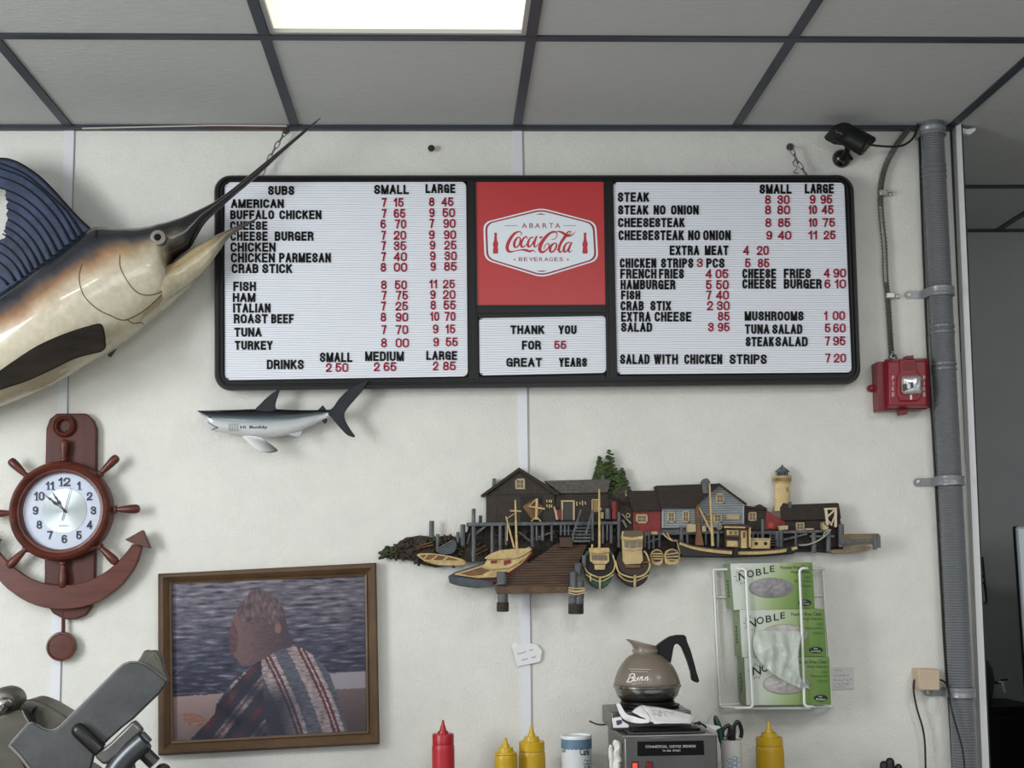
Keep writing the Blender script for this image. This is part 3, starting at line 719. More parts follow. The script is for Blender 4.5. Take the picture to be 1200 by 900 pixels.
link('face_marking', b, mat('shark_mark', (40, 42, 46), .4), sb, smooth=0)
b = nb()
for s, x0, x1, y0, y1 in (('Hi', 337, 372, 322, 340), ('Buddy', 395, 510, 320, 345)):
    (a, c), (e, g) = sh((x0, y0), (x1, y1)); text(b, s, a, e, c, g, 0, .0006, .02, proj=W)
link('lettering', b, ink, sb, smooth=0)
sfin = mat('shark_fin_dark', (30, 36, 42), .35, spec=.35, rgb2=(18, 22, 26), scale=40)
def fin(name, pts, d, th, m): 
    b = nb(); prism(b, cat(sh(*pts), 3, True), d, th); return link(name, b, m, shark, bevel=.002)
fin('dorsal_fin', [(430, 222), (465, 180), (495, 150), (540, 112), (585, 90), (577, 120), (568, 150), (558, 190), (562, 225), (500, 232)], SD+.019, .009, sfin)
fin('second_dorsal_fin', [(828, 226), (848, 205), (862, 190), (875, 205), (886, 224), (858, 232)], SD+.002, .005, sfin)
fin('tail_fin', [(900, 232), (935, 195), (970, 145), (1040, 80), (1115, 42), (1157, 30), (1120, 90), (1060, 160), (1012, 218), (1000, 250), (1008, 290), (1040, 345), (1070, 392), (1020, 380), (965, 325), (918, 268), (900, 252)], SD+.02, .009, sfin)
fin('anal_fin', [(858, 290), (880, 309), (893, 278), (872, 280)], SD+.002, .004, sfin)
b = nb(); pts = cat(sh((345, 388), (372, 415), (405, 448), (440, 472), (480, 488), (530, 494), (574, 483), (560, 462), (520, 432), (490, 410), (470, 396), (410, 385)), 3, True)
prism(b, pts, SD+.03, .006); cl = clayer(b)
for v in b.verts:
    x = v.co.x; t = (x-P(sh((470, 450))[0][0], 450, SD+.03).x)/.04
    v[cl] = lin(ramp([(0, (214, 218, 218)), (.3, (150, 156, 160)), (.52, (60, 66, 72)), (.7, (24, 28, 33))], t))
link('pectoral_fin', b, MATS['shark_gloss'], shark, bevel=.002)
b = nb(); prism(b, sh((640, 376), (690, 392), (722, 391), (733, 350), (700, 360)), SD+.014, .006); link('pelvic_fin', b, mat('shark_belly_fin', (168, 172, 176), .3), shark, bevel=.0015)
b = nb(); prism(b, sh((350, 255), (600, 255), (600, 330), (350, 330)), .035, .034); link('wall_mount', b, mat('mount_grey', (90, 92, 94), .5), shark)

# ---------------------------------------------------------------- anchor clock
wood = mat('mahogany_stain', (104, 50, 38), .38, rgb2=(70, 32, 25), scale=26, stretch=(.25, 1, 1.4), bump=.06, coat=.1, spec=.35)
wood2 = mat('mahogany_panel', (90, 42, 33), .4, rgb2=(62, 30, 24), scale=22, stretch=(1.3, 1, .2), spec=.3)
kc = cv(0, 470, 2.81); ka = cv(0, 620, 5.626)
clock = thing('anchor_wall_clock', 'brown wooden ship wheel and anchor wall clock hung left of the framed photo', 'wall clock', P(74, 774, 0))
b = nb()
prism(b, [(66, 484.5), (101, 484.5), (109, 492), (113, 502), (112.5, 560), (110.8, 690), (107, 712), (100, 721), (88, 726), (74, 725.5), (62, 719), (54, 708), (52, 690), (52.5, 560), (54, 502), (58, 491)], .024, .022)
back = link('backboard', b, wood2, clock, bevel=.003)
b = nb()
cx, cy, RO, RI = 74.2, 599.2, 60.5, 46.2
pxm = (P(cx+1, cy, .05)-P(cx, cy, .05)).length
c0 = P(cx, cy, .024)
R1, R0 = RO*pxm, RI*pxm; Mx = (R1-R0)
ring = []
for a in [2*PI*k/72 for k in range(72)]:
    ring.append(a)
prof = [(R0, .0), (R0, .022), (R0+Mx*.12, .03), (R0+Mx*.3, .031), (R0+Mx*.38, .036), (R0+Mx*.62, .041), (R0+Mx*.85, .036), (R0+Mx*.92, .031), (R1, .026), (R1, .0)]
rings = [[b.verts.new(c0+Vector((r*math.cos(a), -h, r*math.sin(a)*.985))) for a in ring] for r, h in prof]
for i in range(len(rings)):
    A, B = rings[i], rings[(i+1) % len(rings)]
    for k in range(72): b.faces.new((A[k], A[(k+1) % 72], B[(k+1) % 72], B[k]))
link('wheel_rim', b, wood, clock, smooth=50)
def handle(ang):
    b = nb(); u = Vector((math.cos(ang), 0, math.sin(ang))); c = P(cx, cy, .042)
    pr_ = [(.985, .007), (1.0, .0105), (1.035, .0105), (1.05, .0065), (1.08, .007), (1.17, .009), (1.32, .0115), (1.42, .0118), (1.475, .009), (1.495, .003)]
    if abs(ang-PI/2) < .1: pr_ = [(1+(s-1)*.86, r*.95) for s, r in pr_]
    tube(b, [c+u*R1*s for s, _ in pr_], [r for _, r in pr_], 14)
    link('spoke_handle', b, wood, clock)
for k in range(8): handle(PI/4*k+.02)
b = nb(); 
th0 = [(-140, 0)]
inr = [(436, 470), (420, 492), (398, 517), (370, 545), (335, 570), (300, 589), (255, 602), (205, 606)]
otr = [(467, 478), (452, 530), (428, 570), (400, 605), (365, 634), (320, 662), (265, 680), (205, 686)]
mir = lambda q: [(410-x, y) for x, y in q[::-1]]
prism(b, kc(*(cat(inr+mir(inr)[1:], 2)+cat(mir(otr)[::-1] and (otr+mir(otr)[1:])[::-1], 2))), .045, .02)
link('anchor_arms', b, wood, clock, bevel=.002)
for q in (((940, 5), (988, 127), (935, 113), (870, 92), (822, 70)),):
    for fl in (0, 1):
        pts = [(2*73-x, y) if fl else (x, y) for x, y in ka(*q)]
        b = nb(); prism(b, pts, .05, .025); link('fluke', b, mat('fluke_wood', (84, 42, 32), .45), clock, bevel=.002)
b = nb(); rc = P(76, 499.5, .024)
r_ = 14*pxm
rings = [[b.verts.new(rc+Vector((r*math.cos(a), -h, r*math.sin(a)))) for a in [2*PI*k/32 for k in range(32)]] for r, h in ((r_*.5, 0), (r_*.5, .008), (r_*.62, .013), (r_*.78, .010), (r_*.86, .013), (r_*.97, .008), (r_, 0))]
for A, B in zip(rings, rings[1:]+rings[:1]):
    for k in range(32): b.faces.new((A[k], A[(k+1) % 32], B[(k+1) % 32], B[k]))
link('anchor_ring', b, wood, clock, smooth=50)
b = nb(); disc(b, cx, cy, RI+1, .034, .008, 64, 0); dial = link('dial', b, mat('dial_pale', (222, 228, 242), .35), clock, smooth=0)
b = nb(); lathe(b, P(75.5, 598.5, .0345), [(26.5*pxm, 0), (26.5*pxm, .0008), (.001, .001)], 64, 'Y')
o = link('dial_centre', b, mat('brushed_silver', (196, 202, 200), .4, .7, aniso=.8), dial, smooth=0)
b = nb()
num = mat('numeral_dark', (46, 54, 70), .4)
for k in range(1, 13):
    a = PI/2-k*PI/6; x = 75.4+34*math.cos(a); y = 598.2-33.5*math.sin(a)
    w_ = 6.6 if k < 10 else 12
    if k == 1: w_ = 4.2
    if k == 11: w_ = 10
    if k == 12: w_ = 14
    h = 5 if k not in (12, 10) else 5.2
    sign(b, str(k), x-w_/2, x+w_/2, y-h, y+h, .0355, .0008, 2.0, .8)
    for ch, xx in {1: [('1', x+w_/2-1)], 10: [('1', x-w_/2+3)], 11: [('1', x-1.6), ('1', x+w_/2-1)], 12: [('1', x-w_/2+2.8)]}.get(k, []):
        prism(b, [(xx-2.4, y+h-.8), (xx+2.2, y+h-.8), (xx+2.2, y+h), (xx-2.4, y+h)], .0357, .0008)
text(b, 'QUARTZ', 69, 80, 615.5, 617, .0362, .0005, 0)
link('numerals', b, num, dial, smooth=0)
hm = mat('clock_hand_black', (28, 30, 34), .35)
def hand(name, x, y, tail, wd, d, orn):
    b = nb(); ox, oy = 75.5, 598.5
    ribbon(b, [(ox-(x-ox)*tail, oy-(y-oy)*tail, wd), (ox, oy, wd*1.2), (ox+(x-ox)*.3, oy+(y-oy)*.3, wd*.8)] + ([(ox+(x-ox)*.45, oy+(y-oy)*.45, wd*3.4), (ox+(x-ox)*.6, oy+(y-oy)*.6, wd*1.2), (ox+(x-ox)*.7, oy+(y-oy)*.7, wd*2.2), (ox+(x-ox)*.82, oy+(y-oy)*.82, wd*.8)] if orn else []) + [(x, y, wd*.4)], d, .001, 4)
    disc(b, ox, oy, wd*1.6, d, .0012, 16)
    link(name, b, hm, dial, smooth=0)
hand('minute_hand', 51, 579, .12, 1.1, .039, 1); hand('hour_hand', 61.5, 577.5, .12, 1.1, .0375, 1); hand('second_hand', 83, 571, .42, .8, .0405, 0)
b = nb(); lathe(b, P(cx, cy, .046), [(RI*pxm+.001, -.002), (RI*pxm+.001, 0)], 48, 'Y'); link('glass_cover', b, glassmat('clear_glass', (250, 251, 252), 1.32, .02), clock, smooth=0)
b = nb(); tube(b, [P(74.3, 712, .02), P(74.3, 745, .02)], .0048, 8); pend = link('pendulum_rod', b, wood2, clock)
b = nb(); lathe(b, P(73.3, 757.3, .012), [(17*pxm, 0), (17.2*pxm, .012), (16.6*pxm, .018), (14.6*pxm, .019), (14*pxm, .016), (.002, .0165)], 40, 'Y'); link('pendulum_bob', b, wood, clock)

# ---------------------------------------------------------------- framed photo
kp = cv(170, 640, 3.462)
pic = thing('framed_photo', 'brown wooden framed photo of a person in a plaid jacket at sea', 'framed photo', P(315, 885, 0))
oq = [(185.3, 672.4), (441, 659.4), (445, 872), (185.3, 885.5)]; iq = [(201.2, 684.2), (427, 675.3), (429.4, 856.2), (203.4, 868.2)]
fwood = mat('oak_frame', (96, 72, 46), .45, rgb2=(70, 50, 32), scale=40, stretch=(.3, 1, .3), bump=.08)
for i in range(4):
    j = (i+1) % 4; b = nb(); R_ = []
    lt = lambda a, c, t: (a[0]+(c[0]-a[0])*t, a[1]+(c[1]-a[1])*t)
    for t, d in ((0, .004), (0, .028), (.15, .034), (.35, .034), (.8, .022), (.82, .026), (.97, .024), (1, .014), (1, .004)):
        R_.append((P(*lt(oq[i], iq[i], t), d), P(*lt(oq[j], iq[j], t), d)))
    v = [[b.verts.new(p) for p in r] for r in R_]
    for a, c in zip(v, v[1:]+v[:1]): b.faces.new((a[0], a[1], c[1], c[0]))
    b.faces.new([r[0] for r in v]); b.faces.new([r[1] for r in v][::-1])
    link('frame_rail', b, fwood, pic, smooth=25)
def inside(poly, x, y):
    r = False; j = len(poly)-1
    for i in range(len(poly)):
        if (poly[i][1] > y) != (poly[j][1] > y) and x < (poly[j][0]-poly[i][0])*(y-poly[i][1])/(poly[j][1]-poly[i][1]+1e-9)+poly[i][0]: r = not r
        j = i
    return r
jacket = cat([(165, 800), (230, 735), (275, 690), (285, 650), (330, 590), (375, 545), (440, 490), (500, 460), (545, 430), (600, 428), (650, 445), (700, 490), (742, 540), (765, 600), (790, 680), (812, 755), (815, 800)], 4)
head = cat([(430, 215), (490, 200), (545, 240), (570, 300), (580, 360), (600, 400), (590, 430), (540, 440), (470, 478), (400, 500), (370, 470), (348, 440), (350, 390), (358, 300), (385, 250)], 4, True)
hair = cat([(420, 205), (440, 185), (480, 190), (540, 235), (560, 290), (545, 330), (500, 330), (450, 290), (420, 320), (380, 300), (375, 255)], 4, True)
beard = cat([(346, 330), (362, 322), (376, 380), (368, 436), (346, 446), (340, 400)], 3, True)
hand_ = cat([(140, 685), (170, 675), (215, 690), (245, 710), (220, 735), (185, 740), (160, 715)], 3, True)
def fbm(x, y, z=0):
    return noise.noise((x, y, z))*.6+noise.noise((x*2.1, y*2.1, z+5))*.3+noise.noise((x*4.3, y*4.3, z+9))*.15
def pcol(x, y):
    n = fbm(x/75, y/11); n2 = fbm(x/26, y/6, 4)
    x += 3.5*noise.noise((x/9, y/9, 1)); y += 2.5*noise.noise((x/9, y/9, 6))
    t = (y-130)/470
    c = ramp([(0, (128, 122, 130)), (.35, (108, 104, 114)), (.65, (76, 78, 94)), (1, (54, 58, 74))], t)
    c = mixc(c, (206, 194, 196), max(0, n*1.5-.1)); c = mixc(c, (212, 202, 204), max(0, n2*.8-.16)*(1.1-t)); c = mixc(c, (36, 40, 54), max(0, -n*1.9-.05))
    gw = 615-x*.03
    if x < 420 and y > gw: c = mixc((172, 150, 142), (128, 110, 106), (y-gw)/200+n2*.2)
    if x > 720:
        if y > 545: c = (176, 168, 170)
        if y > 612: c = mixc((128, 110, 108), (96, 82, 82), (y-612)/150+n2*.3)
    if inside(hand_, x, y): c = mixc((132, 92, 80), (180, 140, 122), n2+.5)
    if inside(jacket, x, y):
        arm = x < 500 and (y-490) > (x-440)*-1.05 and x < 470+(y-500)*.05
        if arm:
            u = x*.75+y*.62; v_ = y*.8-x*.5
            s = (u/120) % 1
            c = (62, 62, 76) if s < .3 else (112, 58, 64) if s < .48 else (58, 58, 72) if s < .72 else (172, 152, 148) if s < .8 else (120, 74, 78) if s < .87 else (176, 158, 154)
            c = mixc(c, (44, 44, 58), .45+.4*math.sin(v_/19))
        else:
            u = x-(y-430)*.36-20*math.sin((y-430)/160)
            s = ((u-420)/150) % 1
            c = (196, 176, 170) if s < .28 else (122, 66, 70) if s < .48 else (206, 188, 180) if s < .6 else (112, 114, 122)
            if .36 < s < .4 or .5 < s < .53: c = (220, 206, 200)
            dk = max(0, min(1, (y-560)/90))*max(0, min(1, (660-x)/110)); c = mixc(c, (44, 48, 62), dk*.85)
        c = mixc(c, (46, 46, 58), max(0, .2-n2*.8))
    if inside(head, x, y): c = mixc((126, 100, 96), (82, 70, 76), (x-380)/190+n2*.7)
    if inside(beard, x, y): c = mixc((122, 88, 84), (88, 66, 68), n2+.5)
    if inside(hair, x, y): c = mixc((76, 68, 74), (150, 120, 116), fbm(x/16, y/30, 2)+.45)
    if (x-538)**2/190+(y-350)**2/420 < 1: c = (146, 112, 106)
    return tuple(min(255, q*1.1+4) for q in c)  # whole print lightened to imitate the veil of reflections on its glass
b = nb(); cl = clayer(b); NX, NY = 240, 194
g = []
for j in range(NY+1):
    r = []
    for i in range(NX+1):
        u, v_ = i/NX, j/NY
        t_ = lt(iq[0], iq[1], u); e_ = lt(iq[3], iq[2], u); p = lt(t_, e_, v_)
        v = b.verts.new(P(p[0], p[1], .012)); v[cl] = lin(pcol(108+u*785, 150+v_*640-(30 if 0 else 0))); r.append(v)
    g.append(r)
for j in range(NY):
    for i in range(NX): b.faces.new((g[j][i], g[j][i+1], g[j+1][i+1], g[j+1][i]))
link('photo_print', b, paint('photo_print', .5, amt=.05), pic, smooth=0)
b = nb(); prism(b, iq, .0165, .002); link('glass', b, glassmat('picture_glass', (246, 246, 248), 1.38, .015), pic, smooth=0)
b = nb(); prism(b, [(187, 674), (439, 662), (443, 870), (187, 883)], .009, .007); link('backing_board', b, mat('backing_brown', (110, 90, 66), .8), pic)
# ---------------------------------------------------------------- harbour plaque
A = cv(430, 520, 3.871); Bq = cv(730, 520, 3.871)
pq = thing('harbor_plaque', 'painted relief wall plaque of a fishing harbour with sheds, boats and a lighthouse', 'wall plaque', P(737, 715, 0))
rock = mat('relief_rock', (64, 52, 42), .75, rgb2=(28, 23, 20), scale=70, bump=1, bscale=110)
moss = mat('relief_moss', (70, 84, 38), .8, rgb2=(36, 42, 22), scale=120, bump=1, bscale=160)
pile = mat('relief_grey_post', (110, 112, 114), .65, rgb2=(58, 62, 68), scale=90, bump=.4, stretch=(1, 1, .3))
shedw = mat('relief_shed_wood', (60, 52, 46), .7, amt=.3, scale=60, stripe=('X', 190, .55, .5))
shedh = mat('relief_shed_planks', (56, 48, 43), .7, amt=.3, scale=60, stripe=('Z', 200, .55, .5))
roofd = mat('relief_roof_dark', (54, 44, 38), .7, amt=.3, scale=60, stripe=('Z', 210, .5, .5))
roofg = mat('relief_roof_grey', (112, 108, 102), .7, rgb2=(74, 70, 66), scale=130, stripe=('Z', 220, .5, .5))
trimc = mat('relief_trim_cream', (184, 164, 128), .6, amt=.15, scale=90)
crm = mat('relief_cream', (206, 184, 132), .55, rgb2=(168, 142, 92), scale=60)
paner = mat('relief_pane', (104, 92, 74), .4)
redw = mat('relief_red', (140, 44, 42), .6, rgb2=(104, 34, 34), scale=60)
clap = mat('relief_clapboard_grey', (146, 152, 158), .6, amt=.12, scale=40, stripe=('Z', 160, .5, .5))
deckm = mat('relief_dock_plank', (92, 68, 50), .6, rgb2=(58, 42, 32), scale=45, stripe=('Z', 150, .55, .6), stretch=(.4, 1, 2))
darkm = mat('relief_dark', (28, 24, 22), .7)
grn = mat('relief_green_hull', (44, 92, 76), .5, rgb2=(30, 66, 56), scale=40)
blk = mat('relief_black_hull', (26, 24, 23), .5)
slate = mat('relief_slate_hull', (70, 80, 86), .5, rgb2=(50, 58, 64), scale=40)
brn = mat('relief_brown_post', (128, 90, 52), .6, rgb2=(92, 62, 36), scale=50)
ropem = mat('relief_rope', (190, 168, 124), .7)
def pp(name, par, K, pts, d, th, m, bev=.0012, smooth=0, sub=0):
    b = nb(); q = K(*pts)
    if sub: q = cat(q, sub, True)
    prism(b, q, d, th); return link(name, b, m, par, bevel=bev)
def bars(name, par, K, segs, d, r, m, flat=False):
    b = nb()
    for s in segs:
        (x0, y0), (x1, y1) = K(*s[:2]); rr = (s[2] if len(s) > 2 else r)/3.871
        ribbon(b, [(x0, y0, rr), (x1, y1, rr)], d, .008, 0)
    return link(name, b, m, par, smooth=0, bevel=.0008)
def win(par, K, x0, y0, x1, y1, d, f=5, mull=1):
    b = nb()
    for q in (((x0, y0), (x1, y0), (x1, y0+f), (x0, y0+f)), ((x0, y1-f), (x1, y1-f), (x1, y1), (x0, y1)), ((x0, y0), (x0+f, y0), (x0+f, y1), (x0, y1)), ((x1-f, y0), (x1, y0), (x1, y1), (x1-f, y1))):
        prism(b, K(*q), d+.003, .004, 0)
    prism(b, K((x0+2, y0+2), (x1-2, y0+2), (x1-2, y1-2), (x0+2, y1-2)), d+.001, .002, 1)
    if mull:
        xm, ym = (x0+x1)/2, (y0+y1)/2
        prism(b, K((xm-1.2, y0), (xm+1.2, y0), (xm+1.2, y1), (xm-1.2, y1)), d+.0022, .002, 0); prism(b, K((x0, ym-1.2), (x1, ym-1.2), (x1, ym+1.2), (x0, ym+1.2)), d+.0022, .002, 0)
    return link('window', b, [trimc, paner], par, smooth=0)
# rocks and backing
b = nb()
prism(b, A((58, 495), (80, 472), (130, 462), (150, 440), (190, 425), (240, 415), (290, 422), (330, 420), (380, 415), (420, 430), (455, 400), (462, 368), (1145, 368), (1180, 420), (1180, 520), (1130, 540), (1000, 560), (880, 560), (700, 530), (560, 530), (470, 535), (440, 525), (360, 555), (310, 562), (250, 548), (200, 530), (130, 522), (70, 515)), .02, .018)
prism(b, Bq((-10, 400), (240, 400), (560, 400), (930, 395), (1000, 470), (1000, 480), (930, 495), (870, 490), (790, 490), (500, 505), (260, 505), (230, 540), (0, 540)), .02, .018)
rk = link('rock_shore', b, rock, pq)
rng = random.Random(3)
b = nb()
for i in range(150):
    if i < 78: x = rng.uniform(70, 440); lo = 470 - (x-70)*.35 if x < 200 else 425; hi = 515+(x-70)*.15; y = rng.uniform(max(lo, 425), min(hi, 550))
    else: x = rng.uniform(450, 1180); y = rng.uniform(385, 520 if x < 640 or x > 880 else 450)
    px, py = A((x, y))[0]; r = rng.uniform(.004, .011)
    c = P(px, py, .022)
    bmesh.ops.create_icosphere(b, subdivisions=1, radius=r, matrix=Matrix.Translation(c) @ Matrix.Rotation(rng.uniform(0, 6), 4, 'Y') @ Matrix.Diagonal((1.5, .9, .6, 1)))
link('boulders', b, rock, rk, smooth=0, keepn=True)
b = nb()
for i in range(60):
    if i < 34: x = rng.uniform(56, 135); y = 505-(x-56)*.35+rng.uniform(-12, 14)
    elif i < 48: x = rng.uniform(385, 440); y = rng.uniform(455, 510)
    else: x = rng.uniform(280, 330); y = rng.uniform(425, 450)
    px, py = A((x, y))[0]
    bmesh.ops.create_icosphere(b, subdivisions=1, radius=rng.uniform(.003, .006), matrix=Matrix.Translation(P(px, py, .028)) @ Matrix.Diagonal((1.3, .8, .7, 1)))
link('moss', b, moss, rk, smooth=0, keepn=True)
bars('driftwood', rk, A, [((225, 468), (300, 445)), ((225, 476), (302, 458)), ((470, 500), (540, 460)), ((490, 505), (548, 478))], .034, 5, brn)
# mooring posts on the rock
for x0, x1, y0, y1 in ((283, 305, 350, 425), (313, 329, 410, 490), (424, 446, 366, 462), (507, 523, 326, 362), (405, 420, 400, 450)):
    b = nb(); (px, py), (qx, qy) = A(((x0+x1)/2, y0), ((x0+x1)/2, y1)); tube(b, [P(px, py, .03), P(qx, qy, .03)], (x1-x0)/2/3.871*.00226, 8); link('mooring_post', b, pile, pq)
# pine tree
b = nb()
for tx, ty, hgt, wd in ((1103, 24, 215, 52), (1056, 58, 130, 32), (1155, 112, 120, 40)):
    for i in range(170):
        t = rng.random()**.7; y = ty+hgt*t; x = tx+rng.uniform(-1, 1)*wd*(.12+.88*t)
        px, py = A((x, y))[0]
        bmesh.ops.create_icosphere(b, subdivisions=1, radius=rng.uniform(.0035, .0045)+.0025*t, matrix=Matrix.Translation(P(px, py, rng.uniform(.012, .024))) @ Matrix.Diagonal((1.3, 1, .7, 1)))
link('pine_tree', b, mat('relief_pine', (78, 100, 46), .75, rgb2=(38, 52, 26), scale=130, bump=.8), pq, smooth=0, keepn=True)
# main shed with its wing
sh1 = pp('boat_shed', pq, A, [(542, 357), (542, 236), (690, 118), (853, 232), (857, 357)], .034, .032, shedw)
pp('gable_face', sh1, A, [(548, 232), (690, 122), (846, 228)], .037, .004, shedw)
pp('roof_edge', sh1, A, [(517, 232), (690, 107), (874, 222), (868, 236), (845, 228), (690, 124), (540, 232), (523, 240)], .046, .044, roofd)
win(sh1, A, 673, 158, 717, 206, .037, 7)
pp('doorway', sh1, A, [(698, 238), (797, 238), (797, 350), (698, 350)], .0352, .003, darkm)
pp('shutter', sh1, A, [(588, 262), (680, 262), (680, 330), (588, 330)], .036, .004, shedw)
pp('boat_in_doorway', sh1, A, [(706, 285), (760, 250), (808, 292), (770, 340), (745, 340)], .038, .004, brn)
bars('boat_cradle', sh1, A, [((771, 248), (768, 345), 11), ((735, 284), (808, 296), 8), ((768, 330), (745, 352), 6), ((768, 330), (790, 352), 6), ((735, 284), (771, 250), 5)], .046, 8, crm)
bars('hanging_tools', sh1, A, [((816, 255), (818, 265), 6), ((828, 254), (828, 266), 6), ((838, 254), (836, 268), 6), ((816, 275), (818, 288), 6), ((828, 275), (828, 292), 6), ((838, 276), (838, 290), 6)], .038, 6, crm)
pp('stove_pipe', sh1, A, [(570, 157), (585, 157), (585, 200), (570, 200)], .02, .014, pile)
wg = pp('shed_wing', pq, A, [(855, 226), (1100, 222), (1100, 357), (855, 357)], .03, .028, shedh)
pp('roof', wg, A, [(806, 168), (1108, 160), (1092, 221), (878, 226)], .038, .03, roofg)
pp('chimney', wg, A, [(1063, 143), (1078, 143), (1076, 178), (1063, 178)], .034, .012, pile)
pp('door', wg, A, [(890, 266), (936, 266), (936, 346), (890, 346)], .032, .004, mat('relief_door', (58, 56, 54), .6))
bars('door_frame', wg, A, [((886, 259), (886, 347), 9), ((939, 259), (939, 347), 9), ((881, 260), (943, 260), 8), ((1022, 254), (1050, 254), 6), ((1022, 254), (1022, 306), 5)], .034, 8, trimc)
pp('side_door', wg, A, [(1024, 257), (1052, 257), (1052, 310), (1024, 310)], .031, .003, mat('relief_tan', (150, 122, 84), .6))
bars('hanging_floats', wg, A, [((952, 262), (953, 282), 6), ((966, 264), (967, 276), 6), ((978, 258), (979, 280), 6), ((990, 262), (992, 276), 6)], .033, 6, trimc)
pp('crate', wg, A, [(863, 298), (882, 298), (882, 344), (863, 344)], .04, .01, redw)
bars('leaning_oars', wg, A, [((850, 285), (862, 345), 7), ((858, 300), (866, 345), 5)], .042, 6, trimc)
for x0, x1, y0, m in ((1080, 1106, 294, pile), (1110, 1138, 264, redw)):
    b = nb(); (px, py), (qx, qy) = A(((x0+x1)/2, y0), ((x0+x1)/2, 342)); tube(b, [P(px, py, .042), P(qx, qy, .042)], (x1-x0)/2/3.871*.00226, 12); link('oil_drum', b, m, wg)
pp('fish_box', wg, A, [(1062, 310), (1075, 310), (1075, 340), (1062, 340)], .042, .01, crm)
# wharf deck with piles and stairs
wf = pp('wharf_deck', pq, A, [(452, 358), (1145, 352), (1145, 366), (452, 374)], .058, .05, pile)
for x, y0, y1, wdt in ((484, 295, 535, 18), (568, 370, 495, 15), (605, 370, 490, 15), (632, 372, 460, 12), (750, 368, 470, 15), (770, 370, 440, 10), (797, 368, 440, 13), (838, 368, 440, 11), (880, 368, 415, 10), (898, 368, 415, 8), (915, 368, 415, 8), (1070, 362, 452, 12), (1108, 362, 452, 13), (1143, 310, 470, 15), (1090, 362, 440, 9)):
    b = nb(); (px, py), (qx, qy) = A((x, y0), (x, y1)); tube(b, [P(px, py, .052), P(qx, qy, .052)], wdt/2/3.871*.00226, 8); link('pile', b, pile, wf)
bars('brace', wf, A, [((492, 410), (545, 368), 10), ((690, 400), (745, 445), 9), ((760, 430), (850, 398), 7), ((455, 455), (468, 405), 6), ((880, 395), (930, 395), 6), ((755, 432), (790, 432), 7)], .05, 8, pile)
b = nb()
for i in range(6): prism(b, A((944-i*1.2, 362+i*15), (1022-i*2, 362+i*15), (1022-i*2, 371+i*15), (944-i*1.2, 371+i*15)), .056+i*.003, .012)
link('stairs', b, pile, wf, smooth=0)
bars('handrail', wf, A, [((972, 298), (932, 418), 8), ((1024, 300), (994, 412), 8), ((1024, 300), (1024, 440), 9), ((936, 410), (936, 440), 7)], .075, 8, pile)
# dock in front
b = nb()
tl, tr, fr, fl = A((862, 452), (1000, 456), (912, 648), (584, 646))
top = [P(*tl, .05), P(*tr, .05), P(*fr, .085), P(*fl, .085)]
solid(b, top, (0, .03, -.012))
dk = link('dock', b, deckm, pq)
b = nb(); f2 = A((584, 645), (912, 647), (910, 676), (590, 682)); prism(b, f2, .086, .05); link('dock_front', b, mat('relief_dock_edge', (104, 78, 48), .55, rgb2=(62, 44, 30), scale=40), dk, bevel=.001)
pp('dock_crate', dk, A, [(876, 424), (936, 424), (934, 470), (874, 468)], .066, .018, mat('relief_crate', (70, 50, 38), .6))
def post(K, x, y0, y1, wdt, d, par, m=pile, name='dock_post'):
    b = nb(); (px, py), (qx, qy) = K((x, y0), (x, y1)); r = wdt/2/3.871*.00224
    tube(b, [P(px, py, d), P(px, py+.6, d), P(qx, qy-.6, d), P(qx, qy, d)], [r*.75, r, r, r*.8], 10); return link(name, b, m, par)
for x, y0, y1, wdt, d, m in ((613, 580, 640, 48, .09, pile), (617, 680, 760, 46, .075, pile), (937, 580, 700, 34, .095, pile), (968, 620, 700, 34, .095, pile), (958, 540, 600, 34, .085, pile), (935, 690, 768, 40, .09, pile), (962, 690, 770, 42, .092, pile), (985, 505, 560, 20, .08, pile)):
    post(A, x, y0, y1, wdt, d, dk, m)
for x, y0, y1, wdt, d in ((616, 718, 762, 54, .075), (948, 725, 773, 68, .09)): post(A, x, y0, y1, wdt, d, dk, rock, 'barnacle_band')
b = nb()
for i in range(4): ribbon(b, [(q[0], q[1], 1.3) for q in A((916, 652+i*8), (950, 657+i*8+(i % 2)*3), (988, 654+i*7))], .112, .02, 4)
link('rope_lashing', b, ropem, dk, smooth=0)
# boats
def boat(name, K, hull, d, m, sub=2): return pp(name, pq, K, hull, d, .03, m, bev=.003, sub=sub)
rb = boat('rowboat', A, [(226, 500), (275, 496), (345, 503), (405, 515), (446, 530), (444, 553), (400, 554), (330, 552), (272, 537), (240, 518)], .05, crm)
pp('boat_floor', rb, A, [(240, 506), (290, 502), (350, 510), (420, 528), (400, 534), (300, 532), (262, 522)], .0508, .003, brn, sub=2)
bars('thwart', rb, A, [((256, 527), (275, 503), 7), ((290, 530), (320, 508), 7), ((345, 530), (365, 514), 7), ((258, 530), (440, 534), 7)], .053, 7, crm)
pp('upturned_boat', pq, A, [(322, 478), (388, 438), (402, 440), (408, 470), (385, 500), (332, 500)], .045, .02, slate, sub=2)
bars('boat_rail', rb, A, [((322, 475), (390, 437), 6)], .048, 6, pile)
lb = boat('lobster_boat', A, [(368, 600), (400, 582), (470, 560), (530, 540), (600, 520), (700, 480), (742, 462), (750, 500), (700, 555), (640, 600), (575, 640), (500, 655), (420, 646), (374, 632)], .064, slate, 0)
pp('hull_side', lb, A, [(575, 622), (640, 590), (700, 545), (745, 492), (745, 468), (752, 500), (700, 560), (640, 606), (575, 632), (500, 628), (440, 612), (460, 600)], .07, .008, redw)
pp('deck', lb, A, [(395, 590), (460, 572), (530, 548), (740, 466), (742, 490), (690, 545), (640, 582), (580, 608), (500, 610)], .072, .008, crm)
